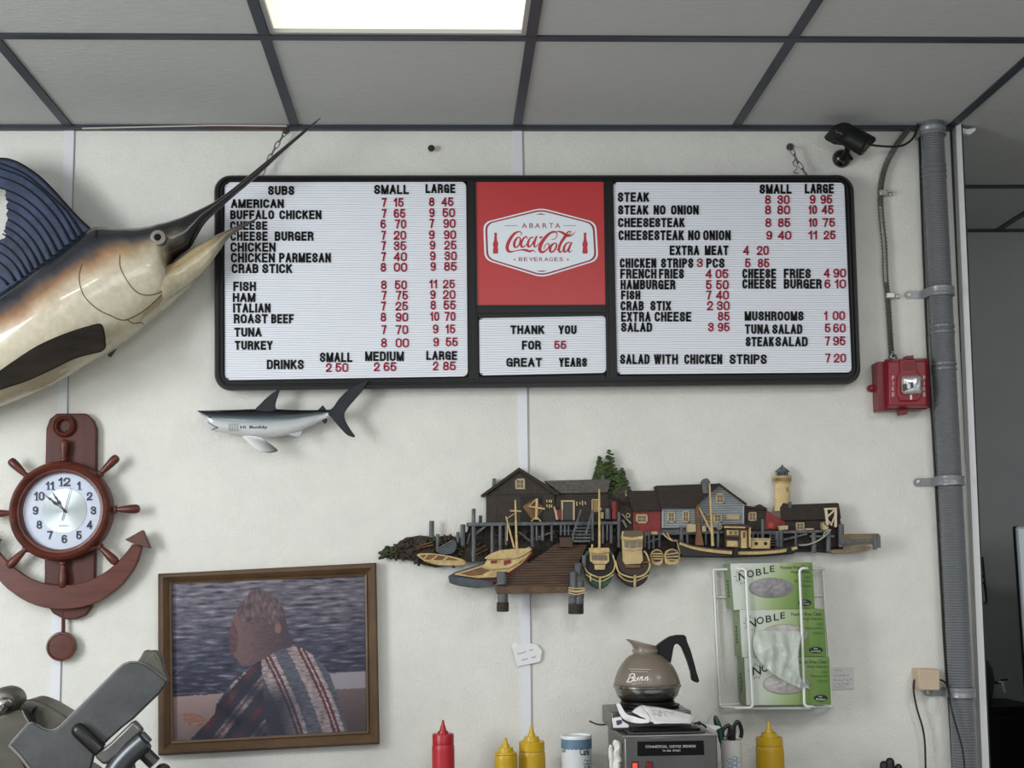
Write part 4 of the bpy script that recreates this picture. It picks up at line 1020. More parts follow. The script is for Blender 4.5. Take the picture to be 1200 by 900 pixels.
pp('well_floor', lb, A, [(420, 588), (520, 560), (560, 575), (520, 596), (470, 600)], .0728, .003, brn)
pp('transom', lb, A, [(370, 600), (440, 606), (575, 626), (570, 648), (500, 654), (420, 645), (376, 631)], .074, .012, slate)
pp('cabin', lb, A, [(528, 556), (548, 520), (690, 512), (738, 484), (738, 502), (690, 540), (640, 566), (560, 572)], .078, .008, crm)
pp('cabin_roof', lb, A, [(538, 514), (605, 482), (742, 474), (738, 488), (690, 516), (640, 522), (548, 524)], .086, .012, crm, sub=2)
for q in (((562, 530), (590, 528), (588, 542), (562, 544)), ((620, 530), (652, 526), (655, 540), (622, 552))): pp('cabin_window', lb, A, q, .0795, .003, redw, 0)
bars('gunwale', lb, A, [((400, 592), (500, 606), 6), ((500, 606), (590, 602), 6), ((640, 584), (700, 542), 5), ((700, 542), (744, 490), 5)], .08, 6, crm)
def mast(par, K, segs, d, name='mast'):
    b = nb()
    for x0, y0, x1, y1, w0, w1 in segs:
        (px, py), (qx, qy) = K((x0, y0), (x1, y1)); tube(b, [P(px, py, d), P(qx, qy, d)], [w0/2/3.871*.00224, w1/2/3.871*.00224], 8)
    return link(name, b, crm, par)
mast(lb, A, [(673, 255, 680, 478, 8, 12), (649, 304, 700, 306, 7, 7), (631, 330, 668, 472, 7, 9), (634, 340, 668, 318, 4, 4), (638, 345, 636, 440, 3, 6)], .086)
gb = boat('green_trawler', A, [(984, 540), (990, 500), (1010, 480), (1100, 480), (1124, 510), (1128, 560), (1112, 610), (1090, 645), (1056, 660), (1022, 645), (996, 605)], .07, grn)
pp('deck', gb, A, [(992, 540), (1002, 500), (1108, 500), (1120, 545), (1105, 590), (1058, 605), (1008, 585)], .074, .008, darkm, sub=2)
pp('cabin', gb, A, [(1012, 488), (1098, 488), (1100, 535), (1085, 546), (1030, 546), (1012, 532)], .084, .014, crm, sub=1)
pp('cabin_roof', gb, A, [(1008, 472), (1100, 472), (1102, 492), (1055, 500), (1010, 494)], .09, .014, crm, sub=1)
b = nb()
for i in range(5): prism(b, A((1022+i*14, 505), (1032+i*14, 505), (1032+i*14, 528), (1022+i*14, 528)), .0865, .004)
link('cabin_window', b, paner, gb, smooth=0)
pp('hatch', gb, A, [(1032, 548), (1082, 548), (1080, 572), (1034, 572)], .082, .008, crm)
b = nb(); ribbon(b, [(q[0], q[1], 1.6) for q in A((986, 540), (1000, 582), (1058, 606), (1108, 588), (1126, 550), (1115, 505))], .08, .006, 4); ribbon(b, [(q[0], q[1], 1.1) for q in A((992, 592), (1056, 626), (1120, 592))], .077, .006, 4)
prism(b, A((1053, 602), (1062, 602), (1060, 658), (1054, 658)), .08, .008); prism(b, A((1010, 595), (1016, 595), (1018, 625), (1012, 622)), .078, .006); link('gunwale', b, crm, gb, smooth=0)
mast(gb, A, [(1054, 206, 1055, 474, 8, 12), (1022, 456, 1022, 480, 9, 9), (1046, 296, 1064, 296, 10, 10)], .09)
db = boat('black_trawler', Bq, [(-36, 555), (-28, 510), (0, 480), (95, 480), (118, 515), (126, 560), (110, 615), (85, 640), (55, 652), (18, 640), (-18, 610)], .07, blk)
pp('deck', db, Bq, [(-26, 545), (-15, 505), (105, 505), (117, 550), (100, 590), (55, 600), (0, 585)], .074, .008, mat('relief_deck_brown', (58, 42, 34), .6), sub=2)
pp('wheelhouse', db, Bq, [(-2, 470), (86, 470), (92, 530), (80, 545), (10, 548), (0, 530)], .084, .014, mat('relief_plank_cream', (200, 176, 126), .6, amt=.15, stripe=('X', 260, .35, .4)), sub=1)
pp('pilot_house', db, Bq, [(-4, 428), (90, 428), (90, 478), (40, 486), (-2, 478)], .088, .014, crm, sub=1)
pp('pilot_roof', db, Bq, [(-2, 396), (84, 394), (92, 416), (92, 434), (40, 440), (-6, 434)], .094, .016, crm, sub=1)
pp('roof_top', db, Bq, [(4, 394), (84, 392), (88, 418), (40, 424), (0, 420)], .0955, .008, mat('relief_roof_taupe', (96, 82, 64), .6), sub=1)
for q in (((6, 440), (26, 442), (26, 472), (8, 470)), ((34, 442), (60, 442), (60, 473), (34, 474)), ((68, 441), (84, 440), (84, 468), (68, 471))): pp('pilot_window', db, Bq, q, .0905, .004, mat('relief_glass_grey', (112, 104, 98), .4), 0)
b = nb(); ribbon(b, [(q[0], q[1], 1.8) for q in Bq((-34, 530), (-20, 580), (15, 600), (55, 606), (100, 592), (122, 555), (112, 510), (96, 486))], .08, .006, 4); ribbon(b, [(q[0], q[1], 1.2) for q in Bq((-22, 590), (10, 618), (55, 624), (115, 596))], .077, .006, 4)
prism(b, Bq((50, 596), (60, 596), (58, 650), (50, 650)), .08, .008); link('gunwale', b, crm, db, smooth=0)
bars('deck_gear', db, Bq, [((10, 556), (80, 556), 14), ((88, 540), (122, 536), 7)], .082, 8, brn)
for cx_, cy_, rx in ((155, 516, 32), (224, 514, 37)):
    px, py = Bq((cx_, cy_))[0]; r = rx/3.871
    b = nb(); prism(b, [(px-r, py-3), (px-r*.6, py-8), (px, py-10), (px+r*.6, py-8.5), (px+r, py-3), (px+r*.85, py+7), (px+r*.4, py+9.6), (px-r*.4, py+9.6), (px-r*.85, py+7)], .066, .03)
    dn = link('dory', b, crm, pq, bevel=.003)
    b = nb(); prism(b, ellpts(px, py-1.5, r*.8, 6.8, 20), .067, .003); link('boat_floor', b, mat('relief_deck_brown', (58, 42, 34)), dn, smooth=0)
    b = nb()
    for i in range(3): ribbon(b, [(px-r*.75, py-4.5+i*3+(1.5 if rx > 34 else 0), 1.3), (px+r*.75, py-5+i*3+(i*1.2 if rx > 34 else .6), 1.3)], .0685, .003, 0)
    link('thwart', b, crm, dn, smooth=0)
# red house, grey house
rh = pp('red_house', pq, Bq, [(48, 300), (172, 296), (174, 408), (48, 412)], .034, .03, redw)
pp('roof', rh, Bq, [(14, 214), (158, 212), (178, 303), (46, 306)], .044, .04, roofd)
win(rh, Bq, 60, 320, 112, 361, .034, 7)
dh = pp('dark_lean_to', pq, A, [(1096, 240), (1165, 190), (1185, 190), (1215, 270), (1212, 395), (1150, 395), (1100, 355)], .028, .026, shedw)
bars('roof_edge', dh, A, [((1096, 236), (1218, 290), 8)], .036, 8, darkm)
b = nb(); tube(b, [P(*ellpts(*A((1185, 325))[0], 2.2, 2.2, 12)[i], .034) for i in range(12)], .0016, 6, closed=True); link('life_ring', b, crm, dh)
bars('plank', dh, A, [((1156, 318), (1198, 362), 8), ((1160, 345), (1178, 380), 10)], .036, 8, mat('relief_pale_plank', (150, 140, 124), .6))
bars('fender', dh, A, [((1177, 212), (1178, 238), 9)], .034, 9, trimc)
gh = pp('grey_house', pq, Bq, [(176, 286), (332, 282), (435, 188), (552, 272), (548, 380), (176, 384)], .036, .034, clap)
pp('main_roof', gh, Bq, [(150, 190), (437, 180), (335, 282), (320, 291), (172, 291)], .05, .045, roofd)
bars('gable_edge', gh, Bq, [((318, 290), (437, 183), 9), ((434, 181), (562, 276), 9)], .054, 8, roofd)
bars('corner_board', gh, Bq, [((181, 292), (181, 382), 7), ((547, 275), (547, 378), 7)], .039, 7, mat('relief_board_grey', (160, 166, 172), .6))
pp('chimney', gh, Bq, [(358, 172), (396, 172), (394, 226), (364, 226)], .056, .02, pile)
pp('chimney_cap', gh, Bq, [(368, 158), (384, 156), (398, 174), (356, 174)], .057, .02, pile)
for q in ((203, 308, 237, 357), (270, 304, 302, 357), (423, 227, 459, 271), (412, 317, 449, 358), (368, 318, 404, 356)): win(gh, Bq, *q, .036, 6)
pp('signboard', gh, Bq, [(470, 322), (530, 322), (530, 345), (470, 345)], .04, .004, trimc)
# quay behind the black-hulled boat
qy = pp('quay', pq, Bq, [(96, 402), (560, 392), (560, 404), (96, 418)], .05, .045, pile)
for x, y0, y1, wdt in ((118, 412, 478, 12), (138, 412, 478, 14), (165, 412, 470, 12), (265, 375, 455, 18), (292, 410, 460, 10), (432, 395, 470, 14), (376, 405, 460, 9), (100, 412, 470, 12)):
    post(Bq, x, y0, y1, wdt, .048, qy, pile, 'pile')
bars('brace', qy, Bq, [((110, 448), (170, 428), 8), ((180, 395), (235, 400), 8)], .052, 8, pile)
for q in (((292, 365), (332, 365), (332, 400), (292, 402)), ((360, 372), (378, 372), (378, 400), (360, 400)), ((130, 398), (158, 398), (158, 412), (130, 412))): pp('crate', qy, Bq, q, .06, .02, trimc)
bars('anchor', qy, Bq, [((440, 362), (440, 390), 6), ((428, 380), (438, 390), 6), ((440, 390), (454, 372), 6)], .056, 6, trimc)
pp('derrick_post', pq, Bq, [(333, 284), (350, 268), (352, 380), (368, 462), (330, 462), (336, 380)], .06, .02, brn)
b = nb(); ribbon(b, [(q[0], q[1], 1.4) for q in Bq((180, 405), (200, 425), (225, 440), (245, 440), (252, 470), (262, 500))], .06, .004, 4); ribbon(b, [(q[0], q[1], 1.2) for q in Bq((200, 405), (215, 430), (235, 442))], .06, .004, 4); link('mooring_rope', b, ropem, qy, smooth=0)
ds = pp('dark_shed', pq, Bq, [(550, 284), (620, 288), (652, 292), (655, 395), (550, 395)], .03, .028, shedh)
pp('roof', ds, Bq, [(552, 280), (600, 286), (622, 274), (658, 294), (648, 302), (552, 290)], .036, .03, roofd)
win(ds, Bq, 570, 310, 606, 350, .03, 5)
rs = pp('red_shed', pq, Bq, [(652, 300), (690, 326), (735, 340), (735, 388), (645, 390)], .032, .03, redw)
pp('roof', rs, Bq, [(664, 310), (720, 304), (735, 344), (692, 332)], .034, .03, mat('relief_roof_rose', (112, 90, 84), .7))
pp('shutter', rs, Bq, [(660, 358), (684, 358), (684, 385), (660, 385)], .0335, .003, mat('relief_red_light', (176, 62, 60), .6))
# lighthouse
lcx = Bq((723, 0))[0][0]; u_ = .00226/3.871
lh = thing_none = None
def lz(y): return P(lcx, 520+y/3.871, .022)
b = nb(); rings = []
def turned(name, par, prof, m, n=20):
    b = nb(); R_ = []
    for r, y in prof:
        c = lz(y); R_.append([b.verts.new(c+Vector((r*u_*math.cos(2*PI*k/n), -r*u_*.55*math.sin(2*PI*k/n), 0))) for k in range(n)])
    for a, c in zip(R_, R_[1:]):
        for k in range(n): b.faces.new((a[k], a[(k+1) % n], c[(k+1) % n], c[k]))
    b.faces.new(R_[0]); b.faces.new(R_[-1][::-1])
    return link(name, b, m, par, smooth=50)
lh = turned('lighthouse', pq, [(34, 168), (34, 178), (36, 230), (38, 305)], mat('relief_tower', (214, 192, 140), .6, rgb2=(190, 166, 116), scale=30))
turned('gallery', lh, [(37, 180), (43, 172), (43, 158), (41, 157), (41, 150), (44, 149), (44, 146), (20, 146)], crm)
turned('lantern_room', lh, [(27, 150), (27, 126)], mat('relief_lantern_dark', (70, 78, 84), .5))
turned('lantern_roof', lh, [(34, 128), (33, 125), (10, 106), (5, 103), (5, 98), (1, 96)], pile)
b = nb()
for i in range(9): prism(b, [(lcx-11+i*2.55, 520+154/3.871), (lcx-10+i*2.55, 520+154/3.871), (lcx-10+i*2.55, 520+170/3.871), (lcx-11+i*2.55, 520+170/3.871)], .0375, .004)
link('gallery_bracket', b, mat('relief_bracket', (128, 108, 76), .6), lh, smooth=0)
b = nb()
for i in range(4): prism(b, [(lcx-6+i*3.4, 520+128/3.871), (lcx-5+i*3.4, 520+128/3.871), (lcx-5+i*3.4, 520+149/3.871), (lcx-6+i*3.4, 520+149/3.871)], .0345, .004)
link('lantern_bar', b, pile, lh, smooth=0)
win(lh, Bq, 738, 197, 752, 218, .031, 3, 0)
# right shed, pier and raft
rsd = pp('net_shed', pq, Bq, [(728, 342), (985, 338), (998, 400), (990, 470), (722, 470)], .03, .028, shedh)
pp('roof', rsd, Bq, [(716, 290), (730, 268), (755, 276), (970, 268), (980, 270), (990, 340), (738, 348), (722, 344)], .042, .038, roofd)
pp('stove_pipe', rsd, Bq, [(752, 264), (766, 264), (766, 292), (752, 292)], .046, .01, pile)
win(rsd, Bq, 785, 357, 823, 392, .031, 5); win(rsd, Bq, 898, 355, 922, 388, .031, 5)
bars('hoist_frame', rsd, Bq, [((922, 296), (930, 370), 11), ((966, 292), (966, 378), 11), ((915, 296), (972, 294), 9), ((930, 330), (962, 300), 7), ((935, 350), (950, 372), 5), ((962, 330), (945, 370), 5)], .05, 8, mat('relief_bone', (206, 194, 168), .6))
pier = pp('pier', pq, Bq, [(560, 398), (930, 390), (932, 402), (560, 412)], .05, .045, pile)
for x, y0, y1, wdt in ((590, 405, 460, 10), (612, 405, 465, 10), (700, 400, 470, 20), (718, 380, 470, 18), (785, 405, 460, 12), (866, 400, 495, 22), (932, 385, 490, 22), (990, 365, 470, 26)):
    post(Bq, x, y0, y1, wdt, .048, pier, pile, 'pile')
bars('brace', pier, Bq, [((730, 436), (838, 408), 8), ((850, 420), (960, 420), 9)], .052, 8, pile)
bars('ladder', pier, Bq, [((668, 402), (668, 472), 6), ((694, 402), (694, 472), 6)]+[((668, 412+i*12), (694, 412+i*12), 5) for i in range(5)], .05, 6, pile)
for q in (((706, 373), (750, 370), (750, 390), (712, 392)), ((830, 384), (866, 383), (866, 391), (830, 392)), ((905, 360), (935, 378), (930, 392), (910, 392))): pp('crate', pier, Bq, q, .056, .016, trimc)
b = nb(); ribbon(b, [(q[0], q[1], 1.6) for q in Bq((797, 460), (840, 457), (885, 440), (920, 415), (944, 388))], .062, .005, 4); ribbon(b, [(q[0], q[1], 1.2) for q in Bq((910, 420), (918, 400), (944, 388))], .062, .005, 4); link('mooring_rope', b, mat('relief_rope_pale', (160, 158, 148), .6), pier, smooth=0)
b = nb()
for i in range(4):
    (px, py), (qx, qy2) = Bq((988, 420+i*10), (1160, 418+i*9)); tube(b, [P(px, py, .05), P(qx, qy2, .05)], .0062, 8)
raft = link('log_raft', b, mat('relief_log', (150, 132, 96), .6, rgb2=(96, 84, 62), scale=50, stretch=(.3, 1, 2)), pq)
bars('raft_beam', raft, Bq, [((985, 445), (1135, 436), 18), ((1140, 412), (1146, 480), 18), ((1160, 414), (1162, 472), 16)], .06, 12, pile)
pp('punt', pq, Bq, [(945, 482), (1020, 476), (1110, 462), (1128, 470), (1110, 486), (1040, 494), (955, 498)], .055, .03, mat('relief_punt', (140, 124, 96), .6, rgb2=(96, 84, 66), scale=60), sub=2)
# long black-hulled boat
bb = pp('sardine_boat', pq, Bq, [(246, 436), (262, 452), (330, 470), (500, 484), (640, 484), (740, 474), (800, 460), (798, 484), (770, 500), (640, 510), (500, 516), (340, 516), (268, 514), (258, 480)], .064, .04, blk, bev=.003)
b = nb()
for seg in ([(258, 450), (330, 474), (420, 488), (495, 494)], [(522, 496), (620, 495), (700, 489), (750, 482)], [(765, 478), (790, 470)]):
    ribbon(b, [(q[0], q[1], 3.6) for q in Bq(*seg)], .068, .006, 4)
link('sheer_strake', b, crm, bb, smooth=0)
b = nb(); ribbon(b, [(q[0], q[1], 1.2) for q in Bq((248, 438), (330, 466), (500, 481), (640, 482), (740, 472), (800, 460))], .07, .008, 4); link('rail', b, mat('relief_rail_brown', (70, 52, 40), .6), bb, smooth=0)
bars('tyre_fender', bb, Bq, [((518, 470), (508, 512), 16), ((756, 464), (750, 490), 12)], .074, 10, darkm)
pp('wheelhouse', bb, Bq, [(466, 385), (572, 385), (574, 476), (466, 470)], .07, .02, mat('relief_wheelhouse', (82, 58, 46), .6))
for q in (((472, 392), (525, 392), (525, 415), (472, 415)), ((472, 440), (522, 440), (522, 468), (472, 466)), ((536, 394), (562, 394), (564, 474), (536, 474))): pp('cabin_panel', bb, Bq, q, .0715, .004, crm)
for x in (482, 504): pp('cabin_window', bb, Bq, [(x, 396), (x+14, 396), (x+14, 411), (x, 411)], .0725, .003, paner, 0)
pp('door_panel', bb, Bq, [(544, 400), (556, 400), (556, 428), (544, 428)], .0725, .003, brn, 0)
pp('roof', bb, Bq, [(458, 364), (545, 362), (586, 376), (586, 384), (462, 384)], .08, .03, mat('relief_roof_maroon', (62, 42, 38), .6), sub=1)
bars('roof_rim', bb, Bq, [((460, 378), (556, 380), 8), ((577, 380), (577, 470), 7)], .083, 8, crm)
bars('bunk_shelf', bb, Bq, [((466, 424), (528, 430), 9)], .076, 8, darkm)
pp('deck_house', bb, Bq, [(582, 432), (668, 432), (668, 476), (582, 476)], .072, .02, crm)
pp('deck_house_roof', bb, Bq, [(578, 428), (672, 428), (672, 436), (578, 436)], .075, .022, trimc)
for x in (605, 647):
    b = nb(); prism(b, ellpts(*Bq((x, 453))[0], 2.1, 2.1, 14), .0735, .003); link('porthole', b, darkm, bb, smooth=0)
post(Bq, 634, 342, 428, 15, .07, bb, pile, 'smoke_stack')
mast(bb, Bq, [(393, 180, 408, 464, 8, 15), (346, 290, 402, 402, 7, 9)], .076)
# ---------------------------------------------------------------- conduits, strobe, camera
pvc = mat('conduit_grey', (112, 116, 120), .3, amt=.06, scale=20)
def polyline(pts, d): return [P(x, y, d) for x, y in pts]
cdt = thing('flexible_conduit', 'thick grey ribbed conduit pipe running full height at the right end of the wall', 'conduit', P(1120, 700, 0))
b = nb(); a_, z_ = P(1091.5, 139, .036), P(1131, 905, .036); ze_ = a_.lerp(z_, 1.85)
n = 470; pts = []; rs = []
for i in range(n*2+1):
    t = i/(n*2); pts.append(a_.lerp(ze_, t)); rs.append(.0322 if i % 2 else .0298)
tube(b, pts, rs, 20)
link('pipe', b, pvc, cdt, smooth=60)
for y in (199, 205, 212, 395, 402, 440, 446):
    b = nb(); c = a_.lerp(z_, (y-139)/766); tube(b, [c+Vector((0, 0, .003)), c-Vector((0, 0, .003))], [.0335, .0335], 20); link('ring_mark', b, pvc, cdt)
b = nb(); c = a_.lerp(z_, .0); tube(b, [c+Vector((0, 0, .004)), c-Vector((0, 0, .03))], [.033, .033], 20); link('coupling', b, mat('coupling_grey', (104, 108, 110), .4), cdt)
clampm = mat('clamp_grey', (140, 143, 146), .35, .25)
for y, ears in ((156, 1), (353, 1), (577, 1), (817, 1)):
    t = (y-139)/766; c = a_.lerp(z_, t)
    cl_t = thing('pipe_clamp', {156: 'grey pipe clamp round the conduit just below the ceiling', 353: 'grey pipe clamp on the conduit above the red fire strobe', 577: 'grey pipe clamp on the conduit below the fire strobe, level with the plaque', 817: 'grey pipe clamp on the conduit beside the beige junction box'}[y], 'pipe clamp', c, 'pipe clamps on the grey conduit')
    b = nb(); w0 = .012
    for dz, r in ((0, .0375),):
        prof = [(-w0, .034), (-w0, .0375), (-.004, .0375), (-.002, .0362), (.002, .0362), (.004, .0375), (w0, .0375), (w0, .034)]
        rings = []
        for k in range(25):
            a = PI*k/24
            rings.append([b.verts.new(c+Vector((-r2*math.cos(a), -r2*math.sin(a), zz))) for zz, r2 in prof])
        for A_, B_ in zip(rings, rings[1:]):
            for k in range(8): b.faces.new((A_[k], A_[(k+1) % 8], B_[(k+1) % 8], B_[k]))
        for s in (-1, 1):
            box(b, (c.x+s*.0355-.0018, -.037, c.z-w0), (c.x+s*.0355+.0018, -.002, c.z+w0))
    link('strap', b, clampm, cl_t, smooth=40)
    for s in (-1,) if y != 353 else (-1, 1):
        b = nb(); L_ = .055 if s < 0 else .01
        pts = [Vector((c.x+s*.034, -.006, c.z+w0*.9)), Vector((c.x+s*(.034+L_-.012), -.006, c.z+w0*.9))]
        for k in range(9):
            q = PI/2-PI*k/8; pts.append(Vector((c.x+s*(.034+L_-.012+.011*math.cos(q)), -.006, c.z+.011*math.sin(q))))
        pts.append(Vector((c.x+s*.034, -.006, c.z-w0*.9)))
        if s < 0 and y == 156: b.free(); continue
        solid(b, pts, (0, .0045, 0)); e = link('ear', b, clampm, cl_t, bevel=.0008)
        b = nb(); lathe(b, Vector((c.x+s*(.034+L_-.013), -.006, c.z)), [(.0055, 0), (.005, .0025), (.002, .003)], 14, 'Y'); link('screw', b, mat('screw_bright', (190, 190, 188), .3, .8), e)
# black cable along the conduit
blackc = mat('cable_black', (22, 22, 23), .5)
b = nb(); tube(b, polyline([(1077.5, 160), (1080, 240), (1086.5, 400), (1094, 520), (1100.5, 640), (1107, 760), (1112.5, 830), (1117, 905), (1120, 945)], .008), .0034, 8, 5)
tag(link('black_cable', b, blackc), 'straight black cable running down along the left edge of the thick grey conduit', 'cable')
# armoured cable
armm = mat('armoured_steel', (122, 122, 118), .38, .75, amt=.15, scale=80)
arm = thing('armoured_cable', 'thin spiral steel armoured cable hanging from the ceiling to the red fire strobe', 'cable', P(1040, 415, 0))
path = cat([(1069, 145), (1061, 156), (1051, 170), (1040, 189), (1034, 208), (1031.8, 228), (1033, 255), (1036.5, 290), (1037.5, 320), (1040, 348), (1042, 375), (1043.5, 400), (1045, 418)], 16)
W_ = [P(x, y, .012) for x, y in path]
b = nb(); tube(b, W_, [(.0092 if i % 2 else .006) for i in range(len(W_))], 8); link('spiral_sheath', b, armm, arm, smooth=70)
for x, y in ((1033, 228), (1041, 348)):
    b = nb(); c = P(x, y, .0)
    box(b, (c.x-.0125, -.024, c.z-.008), (c.x+.011, -.001, c.z+.008)); box(b, (c.x+.009, -.006, c.z-.006), (c.x+.03, -.001, c.z+.006))
    cp = link('cable_clip', b, mat('clip_zinc', (172, 172, 166), .35, .7), arm, bevel=.002)
    b = nb(); lathe(b, c+Vector((.022, -.006, 0)), [(.005, 0), (.004, .003), (.001, .0035)], 12, 'Y'); link('screw', b, MATS['screw_bright'], cp)
b = nb(); tube(b, polyline([(1046, 412), (1043, 419), (1048, 421)], .014), .006, 6); tube(b, polyline([(1050, 415), (1052, 420)], .014), .004, 6); link('connector', b, steel, arm)
# fire strobe
fs = cv(1000, 330, 5.293)
fr = thing('fire_strobe', 'red fire alarm strobe box mounted on the wall beside the grey conduit', 'fire alarm', P(1060, 481, 0))
fred = mat('alarm_red', (132, 20, 36), .34, amt=.05, scale=12); fred2 = mat('alarm_red_box', (112, 18, 32), .35)
b = nb(); prism(b, fs((146, 497), (452, 484), (462, 790), (158, 800)), .05, .048); link('back_box', b, fred2, fr, bevel=.002)
b = nb()
v1 = [P(x, y, .058) for x, y in fs((194, 484), (464, 476), (474, 782), (204, 786))]
v0 = [P(x, y, .075) for x, y in fs((218, 498), (446, 494), (452, 768), (228, 768))]
v2 = [P(x, y, .045) for x, y in fs((190, 482), (466, 474), (476, 784), (200, 788))]
loops(b, [v2, v1, v0], 0); link('cover', b, fred, fr, bevel=.002)
b = nb(); prism(b, fs((286, 482), (386, 480), (396, 560), (424, 590), (430, 700), (404, 740), (290, 742), (276, 700), (272, 590), (290, 560)), .081, .01); hs = link('lens_housing', b, fred, fr, bevel=.003)
b = nb()
for i in range(5): prism(b, fs((306, 496+i*12), (378, 495+i*12), (379, 500+i*12), (307, 501+i*12)), .0818, .003)
link('louvre', b, mat('alarm_slot', (88, 14, 24), .5), hs, smooth=0)
b = nb(); q = rrect(fs((297, 586), (424, 584), (428, 694), (302, 698)), 4, 5)
loops(b, [[P(x, y, .081) for x, y in q], [P(x, y, .086) for x, y in q], [P(x, y, .094) for x, y in inset(q, (.8, .75))], [P(x, y, .096) for x, y in inset(q, (.4, .35))]])
link('strobe_lens', b, mat('strobe_clear', (205, 208, 208), .12, .55, coat=1, bump=.9, bscale=90), fr, smooth=30)
b = nb(); prism(b, fs((352, 625), (372, 622), (376, 660), (356, 664)), .0975, .004); prism(b, fs((306, 640), (345, 620), (345, 668), (310, 680)), .0955, .004); link('flash_tube', b, mat('strobe_dark', (70, 74, 76), .3, .5), fr, bevel=.001)
b = nb(); prism(b, fs((351, 703), (364, 703), (365, 732), (353, 732)), .082, .002); link('test_marker', b, mat('marker_white', (222, 214, 214), .5), hs, smooth=0)
b = nb()
for i, s in enumerate('FIRE'):
    for x, d in ((247, .0752), (440, .0752)):
        (a, c), (e, g) = fs((x-(3 if s == 'I' else 8), 585+i*34), (x+(3 if s == 'I' else 8), 610+i*34)); text(b, s, a, e, c, g, d, .0008, .03)
link('lettering', b, mat('alarm_lettering', (205, 170, 172), .5), fr, smooth=0)
b = nb(); q = fs((190, 634), (190, 680), (110, 684), (92, 676), (88, 658), (96, 642), (112, 638)); prism(b, q, .012, .01); tb = link('mounting_tab', b, fred2, fr, bevel=.001)
b = nb(); lathe(b, P(*fs((115, 660))[0], .012), [(.006, 0), (.005, .003), (.001, .0035)], 14, 'Y'); link('screw', b, mat('screw_red', (160, 60, 66), .4, .4), tb)
for q in (((328, 460), (374, 456), (376, 478), (328, 480)), ((290, 796), (336, 794), (336, 822), (298, 826))):
    b = nb(); prism(b, fs(*q), .05, .03); link('mounting_tab', b, fred2, fr, bevel=.001)
# security camera
ks = cv(900, 130, 5)
camm = mat('camera_black', (20, 21, 22), .5, spec=.25, amt=.15, scale=60)
sc = thing('security_camera', 'black bullet security camera on a ball mount in the upper right corner', 'security camera', P(986, 196, 0))
b = nb()
hood = ks((368, 104), (400, 78), (436, 65), (470, 66), (632, 152), (636, 172), (625, 180), (600, 168), (430, 150), (380, 124))
prism(b, hood, .13, .07); link('sun_hood', b, camm, sc, bevel=.006)
b = nb(); A0, A1 = P(*ks((420, 120))[0], .095), P(*ks((570, 205))[0], .12)
ax = (A1-A0).normalized(); tube(b, [A0-ax*.004, A0, A1, A1+ax*.004], [.024, .028, .030, .026], 18); link('camera_body', b, camm, sc)
b = nb(); tube(b, [A1+ax*.003, A1+ax*.006], [.022, .02], 18); link('lens_window', b, mat('lens_glass_black', (12, 13, 15), .06, coat=1), sc)
b = nb(); c = P(*ks((430, 281))[0], 0); lathe(b, c, [(.0262, 0), (.0262, .006), (.024, .012), (.018, .02), (.012, .024), (.003, .025)], 28, 'Y'); link('mount_base', b, mat('mount_gloss_black', (20, 20, 22), .25, coat=.5), sc)
b = nb()
for x, y in ((405, 292), (455, 255), (440, 305)): lathe(b, P(*ks((x, y))[0], .02), [(.003, 0), (.002, .0015)], 10, 'Y')
link('mount_screw', b, steel, sc)
b = nb(); tube(b, [P(*ks((440, 275))[0], .02), P(*ks((462, 240))[0], .045), P(*ks((465, 205))[0], .07), P(*ks((455, 165))[0], .09)], [.011, .009, .008, .01], 10, 3); tube(b, [P(*ks((455, 240))[0], .05), P(*ks((492, 284))[0], .035)], [.006, .005], 8); link('swivel_arm', b, camm, sc)
(a, c), (e, g) = ks((394, 108), (436, 130))
b = nb(); text(b, 'Zmodo', a, e, c, g-1, .1302, .0006, .0, slope=3.2); link('maker_mark', b, mat('camera_mark', (120, 122, 124), .5), sc, smooth=0)
b = nb(); tube(b, [P(x, y, d) for (x, y), d in zip(ks((585, 197), (640, 204), (720, 209), (790, 202), (840, 170), (868, 125), (878, 78)), (.12, .1, .075, .07, .065, .05, .04))], .0032, 8, 5); link('camera_lead', b, blackc, sc)
# beige junction box
jb = thing('junction_box', 'small beige junction box on the wall at lower right with two thin black leads', 'junction box', P(1086, 811, 0))
b = nb(); prism(b, [(1075.5, 784), (1101.5, 784.5), (1101.8, 809.5), (1076.5, 809)], .048, .047); link('box_body', b, mat('beige_plastic', (196, 176, 152), .5, amt=.03, scale=10), jb, bevel=.003)
b = nb(); prism(b, [(1076.5, 784.6), (1101, 785), (1101.2, 808.8), (1077.4, 808.4)], .051, .004); link('lid', b, MATS['beige_plastic'], jb, bevel=.0015)
b = nb(); tube(b, polyline([(1073.8, 795.5), (1071, 799), (1071, 812), (1075, 832), (1081, 852), (1083.8, 870), (1084.5, 890), (1085, 910), (1085.5, 945)], .022), .0026, 8, 5); link('left_lead', b, blackc, jb)
b = nb(); tube(b, [P(x, y, d) for (x, y), d in zip([(1101.5, 796.5), (1106.5, 799), (1111, 806), (1114, 826), (1119, 846), (1126, 870), (1129, 886), (1131, 908), (1133, 940)], (.022, .03, .045, .075, .08, .08, .08, .08, .08))], .0026, 8, 5); link('right_lead', b, blackc, jb)
